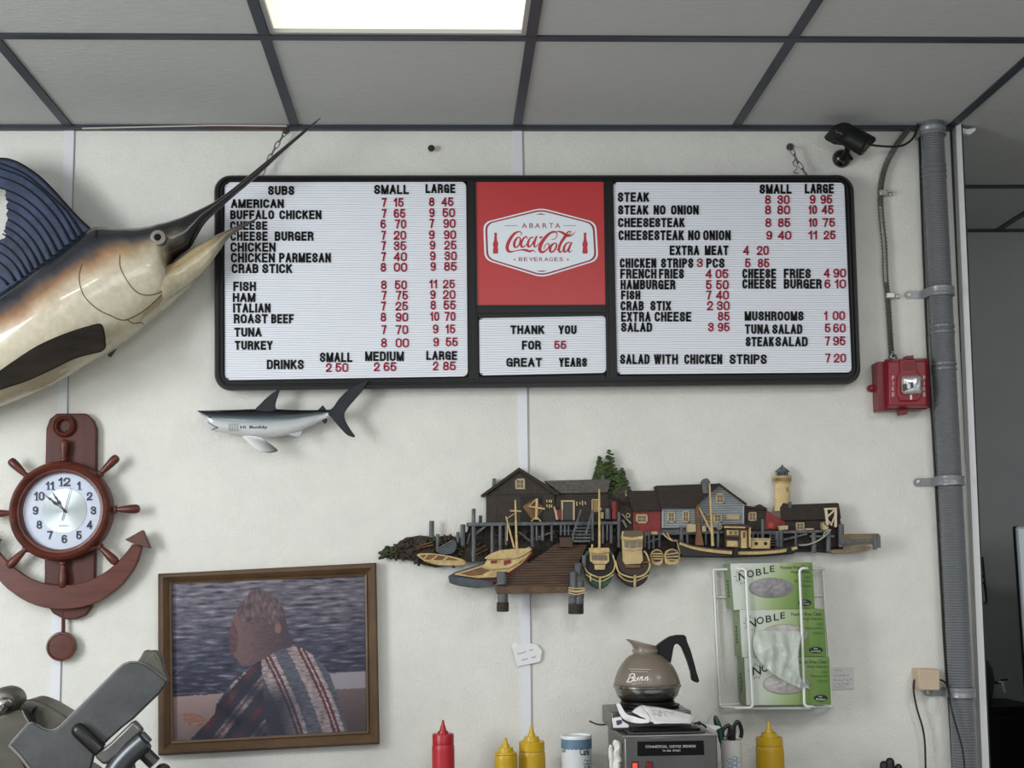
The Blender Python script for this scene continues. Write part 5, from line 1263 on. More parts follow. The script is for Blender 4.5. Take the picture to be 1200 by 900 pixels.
# ---------------------------------------------------------------- room beyond
steelf = mat('fridge_stainless', (196, 204, 212), .4, .25, amt=.06, scale=3, stretch=(1, 1, .1))
p0 = P(1186, 616, -.12); zt = p0.z
fg = thing('refrigerator', 'stainless steel refrigerator edge in the dark room beyond the wall', 'refrigerator', (p0.x, .12, 0))
fx, fy = p0.x, .12
b = nb(); box(b, (fx, fy+.05, .1), (fx+.72, fy+.66, zt)); link('cabinet', b, mat('fridge_side_dark', (30, 32, 34), .5, spec=.2), fg, bevel=.004)
b = nb(); box(b, (fx+.008, fy, .12), (fx+.712, fy+.049, zt-.002)); link('door', b, steelf, fg, bevel=.008)
b = nb(); box(b, (fx+.62, fy-.05, .7), (fx+.645, fy-.03, 1.3)); box(b, (fx+.62, fy-.03, .72), (fx+.645, fy, .74)); box(b, (fx+.62, fy-.03, 1.26), (fx+.645, fy, 1.28)); link('handle', b, steelf, fg, bevel=.004)
b = nb()
for q in ((fx+.05, fy+.1), (fx+.67, fy+.1), (fx+.05, fy+.6), (fx+.67, fy+.6)): box(b, (q[0]-.02, q[1]-.02, 0), (q[0]+.02, q[1]+.02, .1))
link('foot', b, MATS['fridge_side_dark'], fg)
fg.rotation_euler = (0, 0, math.radians(-24))
D2 = -FAR
nbm = thing('notice_board', 'narrow black notice board with white slips on the far grey wall', 'notice board', P(1150, 708, D2+.004))
b = nb(); prism(b, [(1130, 653), (1153, 652.5), (1158, 707), (1130, 709)], D2+.02, .018); link('board', b, mat('notice_black', (26, 27, 28), .5), nbm, bevel=.003)
for q in (((1134, 664), (1150.5, 664), (1151.5, 673), (1134, 673)), ((1134, 678), (1152, 678), (1152.3, 682), (1134, 682)), ((1134, 685), (1152.5, 685), (1155, 705.5), (1134, 706))):
    b = nb(); prism(b, q, D2+.0215, .001); link('paper_slip', b, mat('slip_white', (196, 196, 194), .6), nbm, smooth=0)
cbz = P(1160, 831, D2+.35).z
cb = thing('low_cabinet', 'low black cabinet against the far wall beyond the doorway', 'cabinet', (P(1160, 831, D2+.2).x, FAR-.15, 0))
cxx = P(1160, 831, D2+.2).x
b = nb(); box(b, (cxx-.4, FAR-.28, .05), (cxx+.14, FAR-.003, cbz)); box(b, (cxx-.38, FAR-.26, 0), (cxx+.1, FAR-.02, .05)); link('carcass', b, mat('cabinet_black', (14, 15, 16), .5), cb, bevel=.004)
b = nb(); box(b, (cxx-.37, FAR-.294, .1), (cxx-.13, FAR-.281, cbz-.03)); box(b, (cxx-.12, FAR-.294, .1), (cxx+.12, FAR-.281, cbz-.03)); link('door', b, MATS['cabinet_black'], cb, bevel=.003)
ur = thing('dark_urn', 'dark round urn with a small bright tap on the low black cabinet', 'urn', Vector((P(1158, 800, D2+.2).x, FAR-.15, cbz)))
uz = P(1158, 770, D2+.2).z
h = uz-cbz; ux = P(1156, 800, D2+.2).x
b = nb(); lathe(b, (ux, FAR-.15, cbz), [(.03, 0), (.034, h*.12), (.042, h*.3), (.046, h*.5), (.042, h*.72), (.03, h*.9), (.012, h)], 28); link('urn_body', b, mat('urn_dark_green', (58, 62, 56), .45, amt=.2, scale=20), ur)
tx = ux+.035
b = nb(); tube(b, [(tx, FAR-.19, cbz+h*.45), (tx+.012, FAR-.22, cbz+h*.47), (tx+.014, FAR-.225, cbz+h*.25)], [.006, .006, .005], 8); tube(b, [(tx+.006, FAR-.222, cbz+h*.52), (tx+.028, FAR-.222, cbz+h*.53)], .004, 8); link('tap', b, mat('chrome', (210, 210, 208), .15, 1), ur)

# ---------------------------------------------------------------- notes
paper = mat('note_paper', (228, 228, 230), .7, amt=.04, scale=60)
pen = mat('pen_grey', (96, 96, 108), .6)
b = nb(); prism(b, [(599.5, 757.5), (601, 754), (606, 753.8), (612, 754.5), (620, 754), (629, 755), (635, 762.5), (633.5, 773.5), (631, 776), (606, 781)], .009, .0012)
nt = tag(link('handwritten_note', b, paper, smooth=0), 'torn white note with two handwritten lines, taped on the wall seam above the bottles', 'note')
b = nb()
def scribble(x, y, w_, sl, seed, amp=1.3, step=1.1):
    r = random.Random(seed); pts = []; n = int(w_/step)
    for i in range(n): pts.append((x+i*step+r.uniform(-.3, .3), y+sl*i*step+(amp if i % 2 else -amp)*r.uniform(.3, 1), .45))
    ribbon(b, pts, .0094, .0004, 3)
scribble(606.5, 766.5, 11, -.3, 1); scribble(620.5, 762.5, 6, -.25, 2); scribble(611.5, 773.5, 8, -.25, 3); scribble(622.5, 771, 7, -.3, 4)
link('handwriting', b, pen, nt, smooth=0)
b = nb(); prism(b, [(599, 757), (602, 753), (607, 754), (606, 758), (601, 760)], .0098, .0006); link('tape', b, mat('tape_clear', (236, 238, 240), .15), nt, smooth=0)
b = nb(); prism(b, [(966, 783), (1000.5, 782), (1001, 807), (966, 808.5)], .004, .003)
nt2 = tag(link('wall_label', b, mat('label_paper', (206, 206, 204), .7, amt=.03), smooth=0), 'small pale printed label on the wall behind the right side of the bottom glove box', 'label')
b = nb()
for i, (y, x0, x1) in enumerate(((785.5, 979, 988), (791.5, 977, 994), (797, 977, 1000), (801.5, 979, 996), (805, 978, 989))):
    r = random.Random(i); x = x0
    while x < x1-1:
        w_ = r.uniform(1.5, 3.5); pts = [(x+k*.7, y+r.uniform(-.8, .8), .5) for k in range(int(w_/.7)+1)]; ribbon(b, pts, .0045, .0004, 2); x += w_+1
link('small_print', b, pen, nt2, smooth=0)

# ---------------------------------------------------------------- glove rack and boxes
wire = mat('wire_white', (232, 234, 232), .3, coat=.3)
GF = .105
rack = thing('glove_rack', 'white wire rack on the wall holding three green glove boxes', 'wire rack', P(905, 829, 0))
rw = .0035
def wr(name, pts, r=rw):
    b = nb(); tube(b, [P(*p) for p in pts], r, 8, 0); link(name, b, wire, rack, smooth=50)
def arc(c, r, d, a0, a1, n=5): return [(c[0]+r*math.cos(math.radians(a0+(a1-a0)*k/n)), c[1]-r*math.sin(math.radians(a0+(a1-a0)*k/n)), d) for k in range(n+1)]
g_ = GF+.012
wr('left_wire', [(836.2, 667.5, .012)]+[(850, 667, .05), (869, 666.5, g_)]+arc((870, 670.5), 4, g_, 80, 0)+[(878, 750, g_)]+arc((877.5, 825), 4.5, g_, 0, -90)+[(862, 829.8, g_), (848, 829, .06), (844.5, 827.5, .012)])
wr('left_upright', [(836.3, 667.5, .012), (840, 745, .012), (844.3, 828, .012)])
wr('right_wire', [(966, 666, .012), (955, 666, .07), (943, 666, g_)]+arc((941.5, 670.5), 4.5, g_, 90, 180)+[(940, 745, g_), (942.5, 822, g_)]+arc((947, 823.5), 4.5, g_, 190, 270)+[(960, 828, .08), (975.5, 827.5, .012)])
wr('right_upright', [(964, 666, .012), (966.5, 713, .012), (970, 750, .012), (974.5, 828, .012)], .0028)
wr('floor_wire', [(845, 826, .012), (873, 824.8, .012)])
wr('floor_wire', [(845, 828.5, .03), (975, 827.8, .03)])
wr('floor_wire', [(878, 830, .085), (950, 829.6, .085)])
wr('back_wire', [(836.3, 700, .006), (966, 698, .006)], .0025)
side = mat('box_side_green', (132, 148, 114), .55, amt=.05, scale=12)
bpaint = paint('glove_box_print', .45, amt=.03)
vin = mat('glove_vinyl_grey', (158, 154, 156), .35, bump=1, bscale=45, rgb2=(112, 110, 116), scale=30)
boxes = [
 ('green and white vinyl glove box, topmost of three in the white wire rack', [(855.7, 660.6), (951.8, 659), (954.9, 713.6), (860, 714.8)], 'Large', 'X-', 0),
 ('green and white vinyl glove box in the middle of the wire rack, glove hanging out', [(866.6, 714.9), (965.7, 713.8), (968.5, 769.2), (869.6, 770.3)], 'Large', '', 1),
 ('green and white vinyl glove box at the bottom of the wire rack', [(872.2, 770.6), (971.8, 769.8), (974, 825.6), (874.9, 826.4)], 'Medium', '', 1)]
inkg = mat('box_ink', (24, 28, 24), .5); inkgreen = mat('box_ink_green', (52, 88, 34), .5)
for bi, (lab, q, sz, pre, op) in enumerate(boxes):
    g = thing('glove_box', lab, 'glove box', P((q[0][0]+q[1][0])/2, q[2][1], GF/2), 'vinyl glove boxes in the wire rack')
    b = nb(); prism(b, [(q[0][0]+.2, q[0][1]+.2), (q[1][0]-.2, q[1][1]+.2), (q[2][0]-.2, q[2][1]-.2), (q[3][0]+.2, q[3][1]-.2)], GF, GF-.016); body_ = link('carton', b, side, g, bevel=.001)
    def at(u, v, q=q):
        t_ = (q[0][0]+(q[1][0]-q[0][0])*u, q[0][1]+(q[1][1]-q[0][1])*u); e_ = (q[3][0]+(q[2][0]-q[3][0])*u, q[3][1]+(q[2][1]-q[3][1])*u)
        return (t_[0]+(e_[0]-t_[0])*v, t_[1]+(e_[1]-t_[1])*v)
    b = nb(); cl = clayer(b); NX, NY = 40, 24; gg = []
    for j in range(NY+1):
        r = []
        for i in range(NX+1):
            u, v_ = i/NX, j/NY; s = u*1.05+(v_-.5)*.30*(1-abs(u-.5))
            v = b.verts.new(P(*at(u, v_), GF+.0006)); v[cl] = lin(ramp([(0, (206, 212, 206)), (.3, (192, 200, 184)), (.55, (160, 178, 134)), (.78, (122, 150, 82)), (1, (92, 126, 54))], s)); r.append(v)
        gg.append(r)
    for j in range(NY):
        for i in range(NX): b.faces.new((gg[j][i], gg[j][i+1], gg[j+1][i+1], gg[j+1][i]))
    fp = link('front_print', b, bpaint, g, smooth=0)
    pj = lambda x, y, q=q: P(*at(x/100, y/55), GF+.0012)
    b = nb()
    for s, x0, x1, y0, y1 in (('N', 9, 19, 11, 20.5), ('O', 19.5, 28, 8.5, 17), ('B', 30.5, 37.5, 7, 15), ('L', 40, 46, 5, 13), ('E', 48, 53.5, 3.5, 11)):
        text(b, s, x0, x1, y0, y1, 0, .0004, .012, proj=pj, slope=-.8)
    for k in range(18):
        a = 2*PI*k/18+.1
        if -.7 < math.cos(a)*1 - math.sin(a)*0 and math.cos(a) > .75: continue
        cx_, cy_ = 13, 16; r0, r1 = 6.5, 8+2.2*(k % 2)
        ribbon(b, [(cx_+r0*math.cos(a), cy_+r0*math.sin(a), .9), (cx_+r1*math.cos(a), cy_+r1*math.sin(a), .2)], 0, .0004, 0, proj=pj)
    text(b, 'Powder-Free Clear', 61, 97, 3.5, 7.5, 0, .0004, .0, proj=pj); text(b, 'Vinyl Gloves', 73, 97, 9.5, 13.5, 0, .0004, .0, proj=pj)
    link('lettering', b, inkg, fp, smooth=0)
    b = nb(); text(b, '150', 90, 97, 16, 19, 0, .0004, 0, proj=pj); text(b, 'Disposable', 77, 97, 20.5, 24, 0, .0004, 0, proj=pj); text(b, 'Gloves', 85, 97, 26, 29, 0, .0004, 0, proj=pj)
    link('small_lettering', b, inkgreen, fp, smooth=0)
    b = nb(); cc = [( 88+8.3*math.cos(a), 47.5+3.9*math.sin(a)) for a in [2*PI*k/28 for k in range(28)]]
    v = [b.verts.new(pj(*p)) for p in cc]; b.faces.new(v); link('size_badge', b, inkg, fp, smooth=0)
    pj2 = lambda x, y, q=q: P(*at(x/100, y/55), GF+.0017)
    b = nb(); text(b, 'Size', 85.5, 90, 44.8, 46.6, 0, .0003, 0, proj=pj2); text(b, pre+sz, 82.5, 93.5, 47.6, 50, 0, .0003, .0, proj=pj2); link('size_lettering', b, mat('badge_white', (220, 224, 216), .5), fp, smooth=0)
    b = nb(); lj = lambda x, y: None
    # dispensing slot with gloves showing
    cen = (48, 29.5) if bi != 2 else (48, 31)
    if bi == 1: cen = (52, 29)
    b = nb(); RN = 7; rr_ = []
    for i in range(RN+1):
        f = 1-i/RN; ring = []
        for k in range(36):
            a = 2*PI*k/36; x, y = cen[0]+27*f*math.cos(a), cen[1]+11.5*f*math.sin(a)*(1 if math.sin(a) < 0 else .95)
            hgt = .0015+.006*(1-f*f)*(1+.9*noise.noise((x*.22, y*.25, bi*7)))
            ring.append(b.verts.new(P(*at(x/100, y/55), GF+.0008+hgt)))
        rr_.append(ring)
    for a_r, b_r in zip(rr_, rr_[1:]):
        for k in range(36): b.faces.new((a_r[k], a_r[(k+1) % 36], b_r[(k+1) % 36], b_r[k]))
    link('gloves_in_slot', b, vin if bi == 0 else mat('glove_vinyl_pale', (190, 184, 182), .35, bump=1, bscale=40, rgb2=(146, 140, 142), scale=26), g, smooth=60)
    b = nb(); tube(b, [P(*at((cen[0]+27.2*math.cos(a))/100, (cen[1]+11.6*math.sin(a))/55), GF+.001) for a in [2*PI*k/40 for k in range(40)]], .0012, 6, closed=True); link('slot_edge', b, side, g)
    ls = [P(q[0][0], q[0][1], GF-.01), P(q[3][0], q[3][1], GF-.01)]
    b = nb()
    sj = lambda x, y, q=q: Vector((P(q[0][0]+(q[3][0]-q[0][0])*y, q[0][1]+(q[3][1]-q[0][1])*y, GF).x-.0012, -GF+.02+x*.06, P(q[0][0]+(q[3][0]-q[0][0])*y, q[0][1]+(q[3][1]-q[0][1])*y, GF).z))
    for k in range(5):
        y0 = .36+k*.08
        v = [b.verts.new(sj(*p)) for p in ((.35, y0), (.65, y0), (.65, y0+.045), (.35, y0+.045))]; b.faces.new(v)
    link('side_lettering', b, inkgreen, fp, smooth=0)
# glove hanging from the middle box
b = nb(); prof = [(912, 738, 26, .112), (911, 746, 28, .122), (910, 756, 27, .13), (911, 766, 25, .134), (914, 775, 22, .134), (918, 783, 19, .133), (924, 791, 14, .131), (932, 798, 10, .128), (940, 803, 7, .125), (946, 806.5, 4, .123)]
q = cat(prof, 4); rows = []
for i, (x, y, hw, d) in enumerate(q):
    r = []
    for k in range(25):
        t = (k/24-.5)*2; xx = x+hw*t; dd = d+.012*noise.noise((xx*.12, y*.03, 2))+.006*noise.noise((xx*.3, y*.1, 5))
        r.append(b.verts.new(P(xx, y+abs(t)*0-(x-900)*0+t*t*1.5, max(dd, GF+.004))))
    rows.append(r)
for a_r, b_r in zip(rows, rows[1:]):
    for k in range(24): b.faces.new((a_r[k], a_r[k+1], b_r[k+1], b_r[k]))
gm = mat('vinyl_translucent', (214, 222, 214), .28, alpha=.6, bump=.7, bscale=40, coat=.3)
o = link('vinyl_glove', b, gm, smooth=80); sm = o.modifiers.new('thickness', 'SOLIDIFY'); sm.thickness = .0008
tag(o, 'translucent white vinyl glove pulled out of the middle box, hanging over the bottom one', 'glove')

# ---------------------------------------------------------------- bottles, can, cup
def squeeze(label, x, tip, nb_, ring, col_top, wbody, wring, wcap, red, d, group):
    """tip, nozzle base, ring bottom, collar bottom in photo rows; widths in photo pixels"""
    s = (P(x+1, 860, d)-P(x, 860, d)).length; c = P(x, 860, d); z = lambda y: P(x, y, d).z
    t = thing('squeeze_bottle', label, 'squeeze bottle', (c.x, c.y, .92), group)
    m1 = mat('squeeze_red' if red else 'squeeze_yellow', (176, 34, 48) if red else (190, 152, 22), .38, amt=.06, scale=14)
    m2 = mat('squeeze_red_cap' if red else 'squeeze_yellow_cap', (168, 20, 34) if red else (196, 160, 20), .35, amt=.03)
    r = wbody/2*s; H = z(col_top[1])-.92
    b = nb(); lathe(b, (c.x, c.y, .92), [(r*.9, 0), (r*.98, .004), (r, .012), (r, H*.55), (r*1.0, H-.012), (r*.985, H-.004), (r*.93, H), (r*.7, H)], 36); link('bottle_body', b, m1, t)
    b = nb(); zc = lambda y: z(y)-.92
    rc = wcap/2*s; rr_ = wring/2*s
    lathe(b, (c.x, c.y, .92), [(rc*.9, H), (rc, H+.001), (rc, zc(col_top[0])), (rc*.95, zc(col_top[0])+.002), (rr_*1.02, zc(col_top[0])+.002), (rr_, zc(ring)-.001), (rr_*.92, zc(nb_))], 36)
    cap = link('screw_cap', b, m2, t, smooth=35)
    b = nb(); rn = .0105 if not red else .009
    lathe(b, (c.x, c.y, .92), [(rn*1.05, zc(nb_)-.001), (rn*.85, zc(nb_)+.006), (rn*.45, zc(tip)-.01), (rn*.33, zc(tip)-.002), (rn*.2, zc(tip))], 20); link('nozzle', b, m2, cap)
    return t
squeeze('red squeeze bottle with a pointed nozzle, alone left of the yellow ones', 519.2, 843.5, 856.5, 859, (860.5, 872), 26.5, 13, 25.3, True, .14, 'condiment squeeze bottles')
squeeze('shorter yellow squeeze bottle, on the left of the pair below the taped note', 592.3, 864.5, 875.8, 881, (882.5, 884), 27, 18.5, 26, False, .17, 'condiment squeeze bottles')
squeeze('taller yellow squeeze bottle, on the right of the pair below the taped note', 622.8, 850.3, 863.3, 869, (869.5, 880), 31.5, 19, 30, False, .13, 'condiment squeeze bottles')
squeeze('yellow squeeze bottle standing alone below the glove rack, right of the scissors cup', 901.2, 845, 858.5, 864, (864.8, 873.5), 32.5, 19.5, 31, False, .13, 'condiment squeeze bottles')
d = .14; s = (P(676, 880, d)-P(675, 880, d)).length; c = P(675.3, 862, d); zt = P(675.3, 861.2, d).z-.92; r = 17.6*s
can = thing('paper_canister', 'round blue and white paper canister left of the coffee brewer', 'canister', (c.x, c.y, .92))
b = nb(); lathe(b, (c.x, c.y, .92), [(r*.98, 0), (r, .003), (r, zt-.006)], 40); cbm = b.copy(); bmesh.ops.triangulate(cbm, faces=cbm.faces); bd = link('can_body', b, mat('can_white', (214, 218, 220), .45, amt=.03), can)
b = nb(); lathe(b, (c.x, c.y, .92), [(r*1.02, zt-.008), (r*1.04, zt-.002), (r*1.01, zt), (r*.93, zt), (r*.92, zt-.004), (.002, zt-.005)], 40); link('lid', b, mat('can_lid', (222, 228, 230), .4), can)
b = nb(); n = 120; rings = [[], []]
for k in range(n):
    a = 2*PI*k/n
    for i, zz in ((0, zt-.008), (1, zt-.03-.0022*abs(math.sin(k*PI/5)))): rings[i].append(b.verts.new((c.x+(r+.0006)*math.cos(a), c.y+(r+.0006)*math.sin(a), .92+zz)))
for k in range(n): b.faces.new((rings[0][k], rings[0][(k+1) % n], rings[1][(k+1) % n], rings[1][k]))
link('blue_band', b, mat('can_blue', (98, 128, 152), .5, amt=.12, stripe=('X', 240, .25, 0)), bd, smooth=60)
W = onto(cbm, .0008); b = nb(); kk = cv(490, 730, 5.295)
def tcan(s_, x0, x1, y0, y1, bold=.0):
    (a, e), (f, g) = kk((x0, y0), (x1, y1)); text(b, s_, a, f, e, g, 0, .0006, bold, proj=W)
tcan('Café', 1003, 1062, 778, 822, .015); tcan('Decaf', 1030, 1072, 848, 858); tcan('Coffee', 1026, 1072, 868, 880); tcan('NEW', 890, 916, 786, 804, .01); tcan('12', 1034, 1068, 886, 900, .02)
link('lettering', b, mat('can_ink', (34, 36, 42), .5), bd, smooth=0)
# utensil cup and scissors
d = .17; kc2 = cv(820, 820, 10); s = (P(857, 880, d)-P(856, 880, d)).length; c = P(856.4, 866.5, d); zt = c.z-.92; r = 12.4*s
cup = thing('utensil_cup', 'white cup with blue honeycomb pattern holding scissors, right of the brewer', 'cup', (c.x, c.y, .92))
b = nb(); lathe(b, (c.x, c.y, .92), [(r*.86, 0), (r*.88, .004), (r*.99, zt-.004), (r, zt), (r*.94, zt), (r*.9, zt-.01), (r*.8, .008), (.002, .008)], 36); cbm = nb(); lathe(cbm, (c.x, c.y, .92), [(r*.86, 0), (r*.99, zt)], 36); bmesh.ops.triangulate(cbm, faces=cbm.faces); cu = link('cup_body', b, mat('cup_white', (206, 204, 198), .35), cup)
W = onto(cbm, .0008); b = nb()
for (x, y) in ((352, 715), (410, 685), (412, 742), (355, 775), (460, 705), (462, 765), (408, 795), (330, 830), (440, 830)):
    px, py = kc2((x, y))[0]; ribbon(b, [(px+2.9*math.cos(a), py+2.6*math.sin(a), .75) for a in [PI/3*k for k in range(6)]], 0, .0006, 0, proj=W, closed=True)
link('honeycomb', b, mat('honeycomb_blue', (86, 136, 178), .5), cu, smooth=0)
sx = thing('scissors', 'black handled scissors standing handle up in the white cup', 'scissors', (c.x, c.y, .93))
b = nb(); rr_ = .0052
tube(b, [P(*kc2(p)[0], d) for p in ((275, 440), (265, 380), (290, 330), (330, 305), (352, 315), (350, 370), (335, 420), (315, 450))], rr_, 8, 4, closed=False)
tube(b, [P(*kc2(p)[0], d) for p in ((385, 450), (390, 380), (405, 310), (440, 258), (470, 290), (488, 350), (490, 400), (478, 448))], rr_, 8, 4)
tube(b, [P(*kc2(p)[0], d) for p in ((350, 320), (368, 350), (372, 400), (365, 470))], [.006, .008, .009, .008], 8, 3); tube(b, [P(*kc2(p)[0], d) for p in ((400, 330), (390, 400), (385, 470))], [.006, .007, .008], 8, 3)
link('handles', b, mat('scissor_black', (20, 20, 21), .4), sx)
b = nb(); p0 = P(*kc2((370, 470))[0], d); tube(b, [p0, Vector((p0.x, p0.y, .95))], [.006, .002], 6); link('blades', b, steel, sx)
b = nb(); p1 = P(*kc2((212, 300))[0], d+.0); tube(b, [P(*kc2(p)[0], d) for p in ((182, 185), (190, 230), (212, 290), (230, 350), (245, 440), (258, 500))], [.003, .007, .0085, .0075, .007, .006], 10, 2); tube(b, [P(*kc2((258, 500))[0], d), P(*kc2((290, 700))[0], d)], .005, 8)
tag(link('marker_pen', b, mat('pen_green', (26, 70, 52), .4)), 'dark green pointed pen standing in the white cup beside the scissors', 'pen')
# black rounded knobs of a utensil at the bottom edge
ut = thing('black_knob_handle', 'black rounded handle tip poking up at the bottom edge below the beige box', 'handle', P(1043, 905, .1)-Vector((0, 0, .12)))
kz = .92
b = nb()
for x, y, rr_ in ((1036, 897, 5.0), (1043, 893.5, 5.2), (1053, 899.5, 4.2)):
    p = P(x, y, .1); R_ = rr_*.0022
    lathe(b, (p.x, p.y, 0), [(R_*.8, kz), (R_, kz+.02), (R_, p.z-.002), (R_*.9, p.z+R_*.5), (R_*.5, p.z+R_*.95), (.001, p.z+R_*1.05)], 18)
link('rubber_grip', b, mat('grip_black', (18, 18, 18), .5), ut)
# ---------------------------------------------------------------- coffee brewer
bst = mat('brewer_steel', (104, 104, 102), .34, .8, amt=.12, scale=9, stretch=(1, 1, .3), bump=.03)
bk2 = mat('brewer_black', (14, 14, 16), .45, spec=.25)
DF, DBk = .44, .13
zt = P(786, 862.4, DF).z; bx0, bx1 = P(731.3, 870, DF).x, P(840.5, 870, DF).x
br = thing('coffee_brewer', 'steel coffee brewer with black label plate and two red switches at the bottom edge', 'coffee maker', ((bx0+bx1)/2, -(DF+DBk)/2, .92))
b = nb(); box(b, (bx0, -DF, .932), (bx1, -DBk, zt)); link('housing', b, bst, br, bevel=.004)
b = nb(); box(b, (bx0-.002, -DF-.002, zt-.002), (bx1+.002, -DF+.006, zt+.003)); link('front_lip', b, mat('lip_steel', (150, 150, 148), .3, .8), br, bevel=.001)
for q in ((bx0+.02, -DF+.03), (bx1-.02, -DF+.03), (bx0+.02, -DBk-.03), (bx1-.02, -DBk-.03)):
    b = nb(); lathe(b, (q[0], q[1], .92), [(.014, 0), (.012, .013)], 14); link('foot', b, bk2, br)
zu = P(759, 828.5, .22).z; ux0, ux1 = P(715.5, 832, .31).x, P(809, 834, .31).x
b = nb(); box(b, (ux0, -.32, zt+.001), (ux1, -DBk, zu)); link('upper_warmer', b, bst, br, bevel=.003)
pc = P(758.8, 820.5, .22); s2 = (P(760, 810, .22)-P(759, 810, .22)).length
b = nb(); lathe(b, (pc.x, pc.y, zu), [(.074, 0), (.078, .004), (.078, .007), (.066, .010), (.066, max(.011, pc.z-zu-.001))], 40); link('warmer_plate', b, bk2, br)
b = nb(); pts = [P(x, y, .34) for x, y in ((735, 862), (735, 862))]
xa, xb = P(737, 861, DF-.02).x, P(827, 861, DF-.02).x
box(b, (xa, -DF+.025, zt+.001), (xb, -.335, zt+.006)); link('lower_warmer_frame', b, mat('warmer_grey', (72, 72, 72), .4, .5), br, bevel=.002)
b = nb(); box(b, (xa+.012, -DF+.035, zt+.006), (xb-.008, -.345, zt+.012)); link('warmer_plate', b, bk2, br, bevel=.003)
k9 = cv(690, 830, 7.0588)
b = nb(); prism(b, k9((403, 277), (950, 268), (956, 386), (405, 396)), DF+.003, .004); lp_ = link('label_plate', b, mat('label_plate_black', (10, 10, 11), .5, spec=.15), br, bevel=.001)
b = nb()
for s_, x0, x1, y0, y1 in (('COMMERCIAL', 470, 655, 306, 328), ('COFFEE', 668, 765, 306, 327), ('BREWERS', 778, 884, 304, 325), ('TO USE', 610, 680, 345, 358), ('START', 695, 760, 342, 358)):
    (a, c), (e, g) = k9((x0, y0), (x1, y1)); sign(b, s_, a, e, c, g, DF+.0036, .0005, .45, .3)
link('lettering', b, mat('plate_lettering', (176, 178, 178), .5), lp_, smooth=0)
for x0, x1, lit in ((356, 411, 1), (474, 532, 0)):
    b = nb(); prism(b, k9((x0, 440), (x1, 439), (x1, 500), (x0, 500)), DF+.004, .006); sw = link('switch_bezel', b, mat('switch_dark_red', (70, 18, 18), .4), br, bevel=.001)
    b = nb(); prism(b, k9((x0+8, 456), (x1-8, 455), (x1-8, 500), (x0+8, 500)), DF+.007, .004); link('rocker', b, mat('rocker_lit', (236, 70, 56), .3, emit=.75) if lit else mat('rocker_unlit', (120, 24, 24), .3), sw, bevel=.001)
b = nb(); tube(b, [P(*p, .15) for p in k9((5, 105), (60, 130), (110, 137), (150, 132))]+[Vector((bx0+.004, -.18, P(711, 848, .15).z))], .0022, 8, 3); link('power_lead', b, mat('lead_grey', (60, 62, 58), .4), br)
b = nb(); tube(b, [P(*p, .33) for p in k9((870, 128), (910, 122), (950, 140), (972, 160))], .0026, 8, 4); p = P(*k9((915, 124))[0], .33); lathe(b, (p.x, p.y, p.z-.004), [(.004, 0), (.005, .004), (.002, .009)], 12); link('cord', b, blackc, br)
# coffee pot
pot = thing('coffee_pot', 'steel bottomed smoky coffee pot with black handle, on the brewer', 'coffee pot', pc)
Z = lambda y: (pc.z-(P(759, 820.5, .22).z-P(759, y, .22).z)*-1) if False else P(758.8, y, .22).z
stb = mat('pot_steel', (150, 148, 142), .2, .95, amt=.05, scale=6); smk = mat('pot_smoky_plastic', (128, 116, 104), .36, alpha=.9, amt=.04, scale=10, coat=.12)
b = nb(); lathe(b, (pc.x, pc.y, 0), [(29*s2, Z(820.5)), (31.5*s2, Z(819)), (35*s2, Z(815)), (37.3*s2, Z(809)), (38.2*s2, Z(805.5)), (39.6*s2, Z(804.6)), (39.6*s2, Z(802.4)), (38.6*s2, Z(801.6))], 56); link('steel_base', b, stb, pot, smooth=35)
b = nb(); prof = [(38.8, 801.8), (38, 798), (36.8, 793.5), (34.6, 787.5), (31.5, 781.5), (27.5, 776), (23, 771.5), (18.5, 768), (15.2, 766.6), (14.2, 765.5), (14.2, 762.8), (14.8, 762), (14.2, 761), (14.2, 759)]
n = 48; R_ = []
for r, y in prof: R_.append([b.verts.new((pc.x+r*s2*math.cos(2*PI*k/n)-(0 if y > 775 else .002), pc.y+r*s2*math.sin(2*PI*k/n), Z(y))) for k in range(n)])
for t in (.25, .5, .75, 1):
    ring = []
    for k in range(n):
        a = 2*PI*k/n; ca, sa = math.cos(a), math.sin(a)
        L_ = 14.2+(8.3*t**1.6 if ca < 0 else .3*t)*(abs(ca)**2); y = 759-t*((4.0+1*0)-(ca)*5.3+(.0))*1.0
        y = 759-t*(4.6-5.4*ca*(1 if ca < 0 else .55))-(2.5*t if ca < -.9 else 0)*0
        ring.append(b.verts.new((pc.x-.002+L_*s2*ca, pc.y+14.2*s2*sa*(1+.05*t), Z(y))))
    R_.append(ring)
for a_r, b_r in zip(R_, R_[1:]):
    for k in range(n): b.faces.new((a_r[k], a_r[(k+1) % n], b_r[(k+1) % n], b_r[k]))
pb = b.copy(); bmesh.ops.triangulate(pb, faces=pb.faces)
bowl = link('bowl', b, smk, pot, smooth=60); bowl.modifiers.new('wall', 'SOLIDIFY').thickness = .0015
kpt = cv(710, 735, 9.475); W = onto(pb, .0028)
b = nb()
def ps(pts): ribbon(b, [(q[0], q[1], p[2]/9.475) for q, p in zip(kpt(*pts), pts)], 0, .0008, 4, proj=W)
ps([(275, 530, 9), (255, 570, 13), (238, 606, 14)]); ps([(255, 535, 6), (285, 518, 10), (318, 522, 13), (312, 548, 13), (272, 562, 7)]); ps([(272, 562, 7), (305, 568, 13), (300, 592, 14), (262, 610, 10), (228, 606, 5)])
ps([(330, 552, 13), (312, 590, 13), (332, 596, 9), (356, 560, 10)]); ps([(364, 550, 12), (348, 594, 9)])
for x in (380, 438): ps([(x+8, 550, 12), (x-8, 594, 12)]); ps([(x-2, 575, 8), (x+28, 548, 11), (x+24, 570, 12), (x+20, 592, 11), (x+42, 578, 6)])
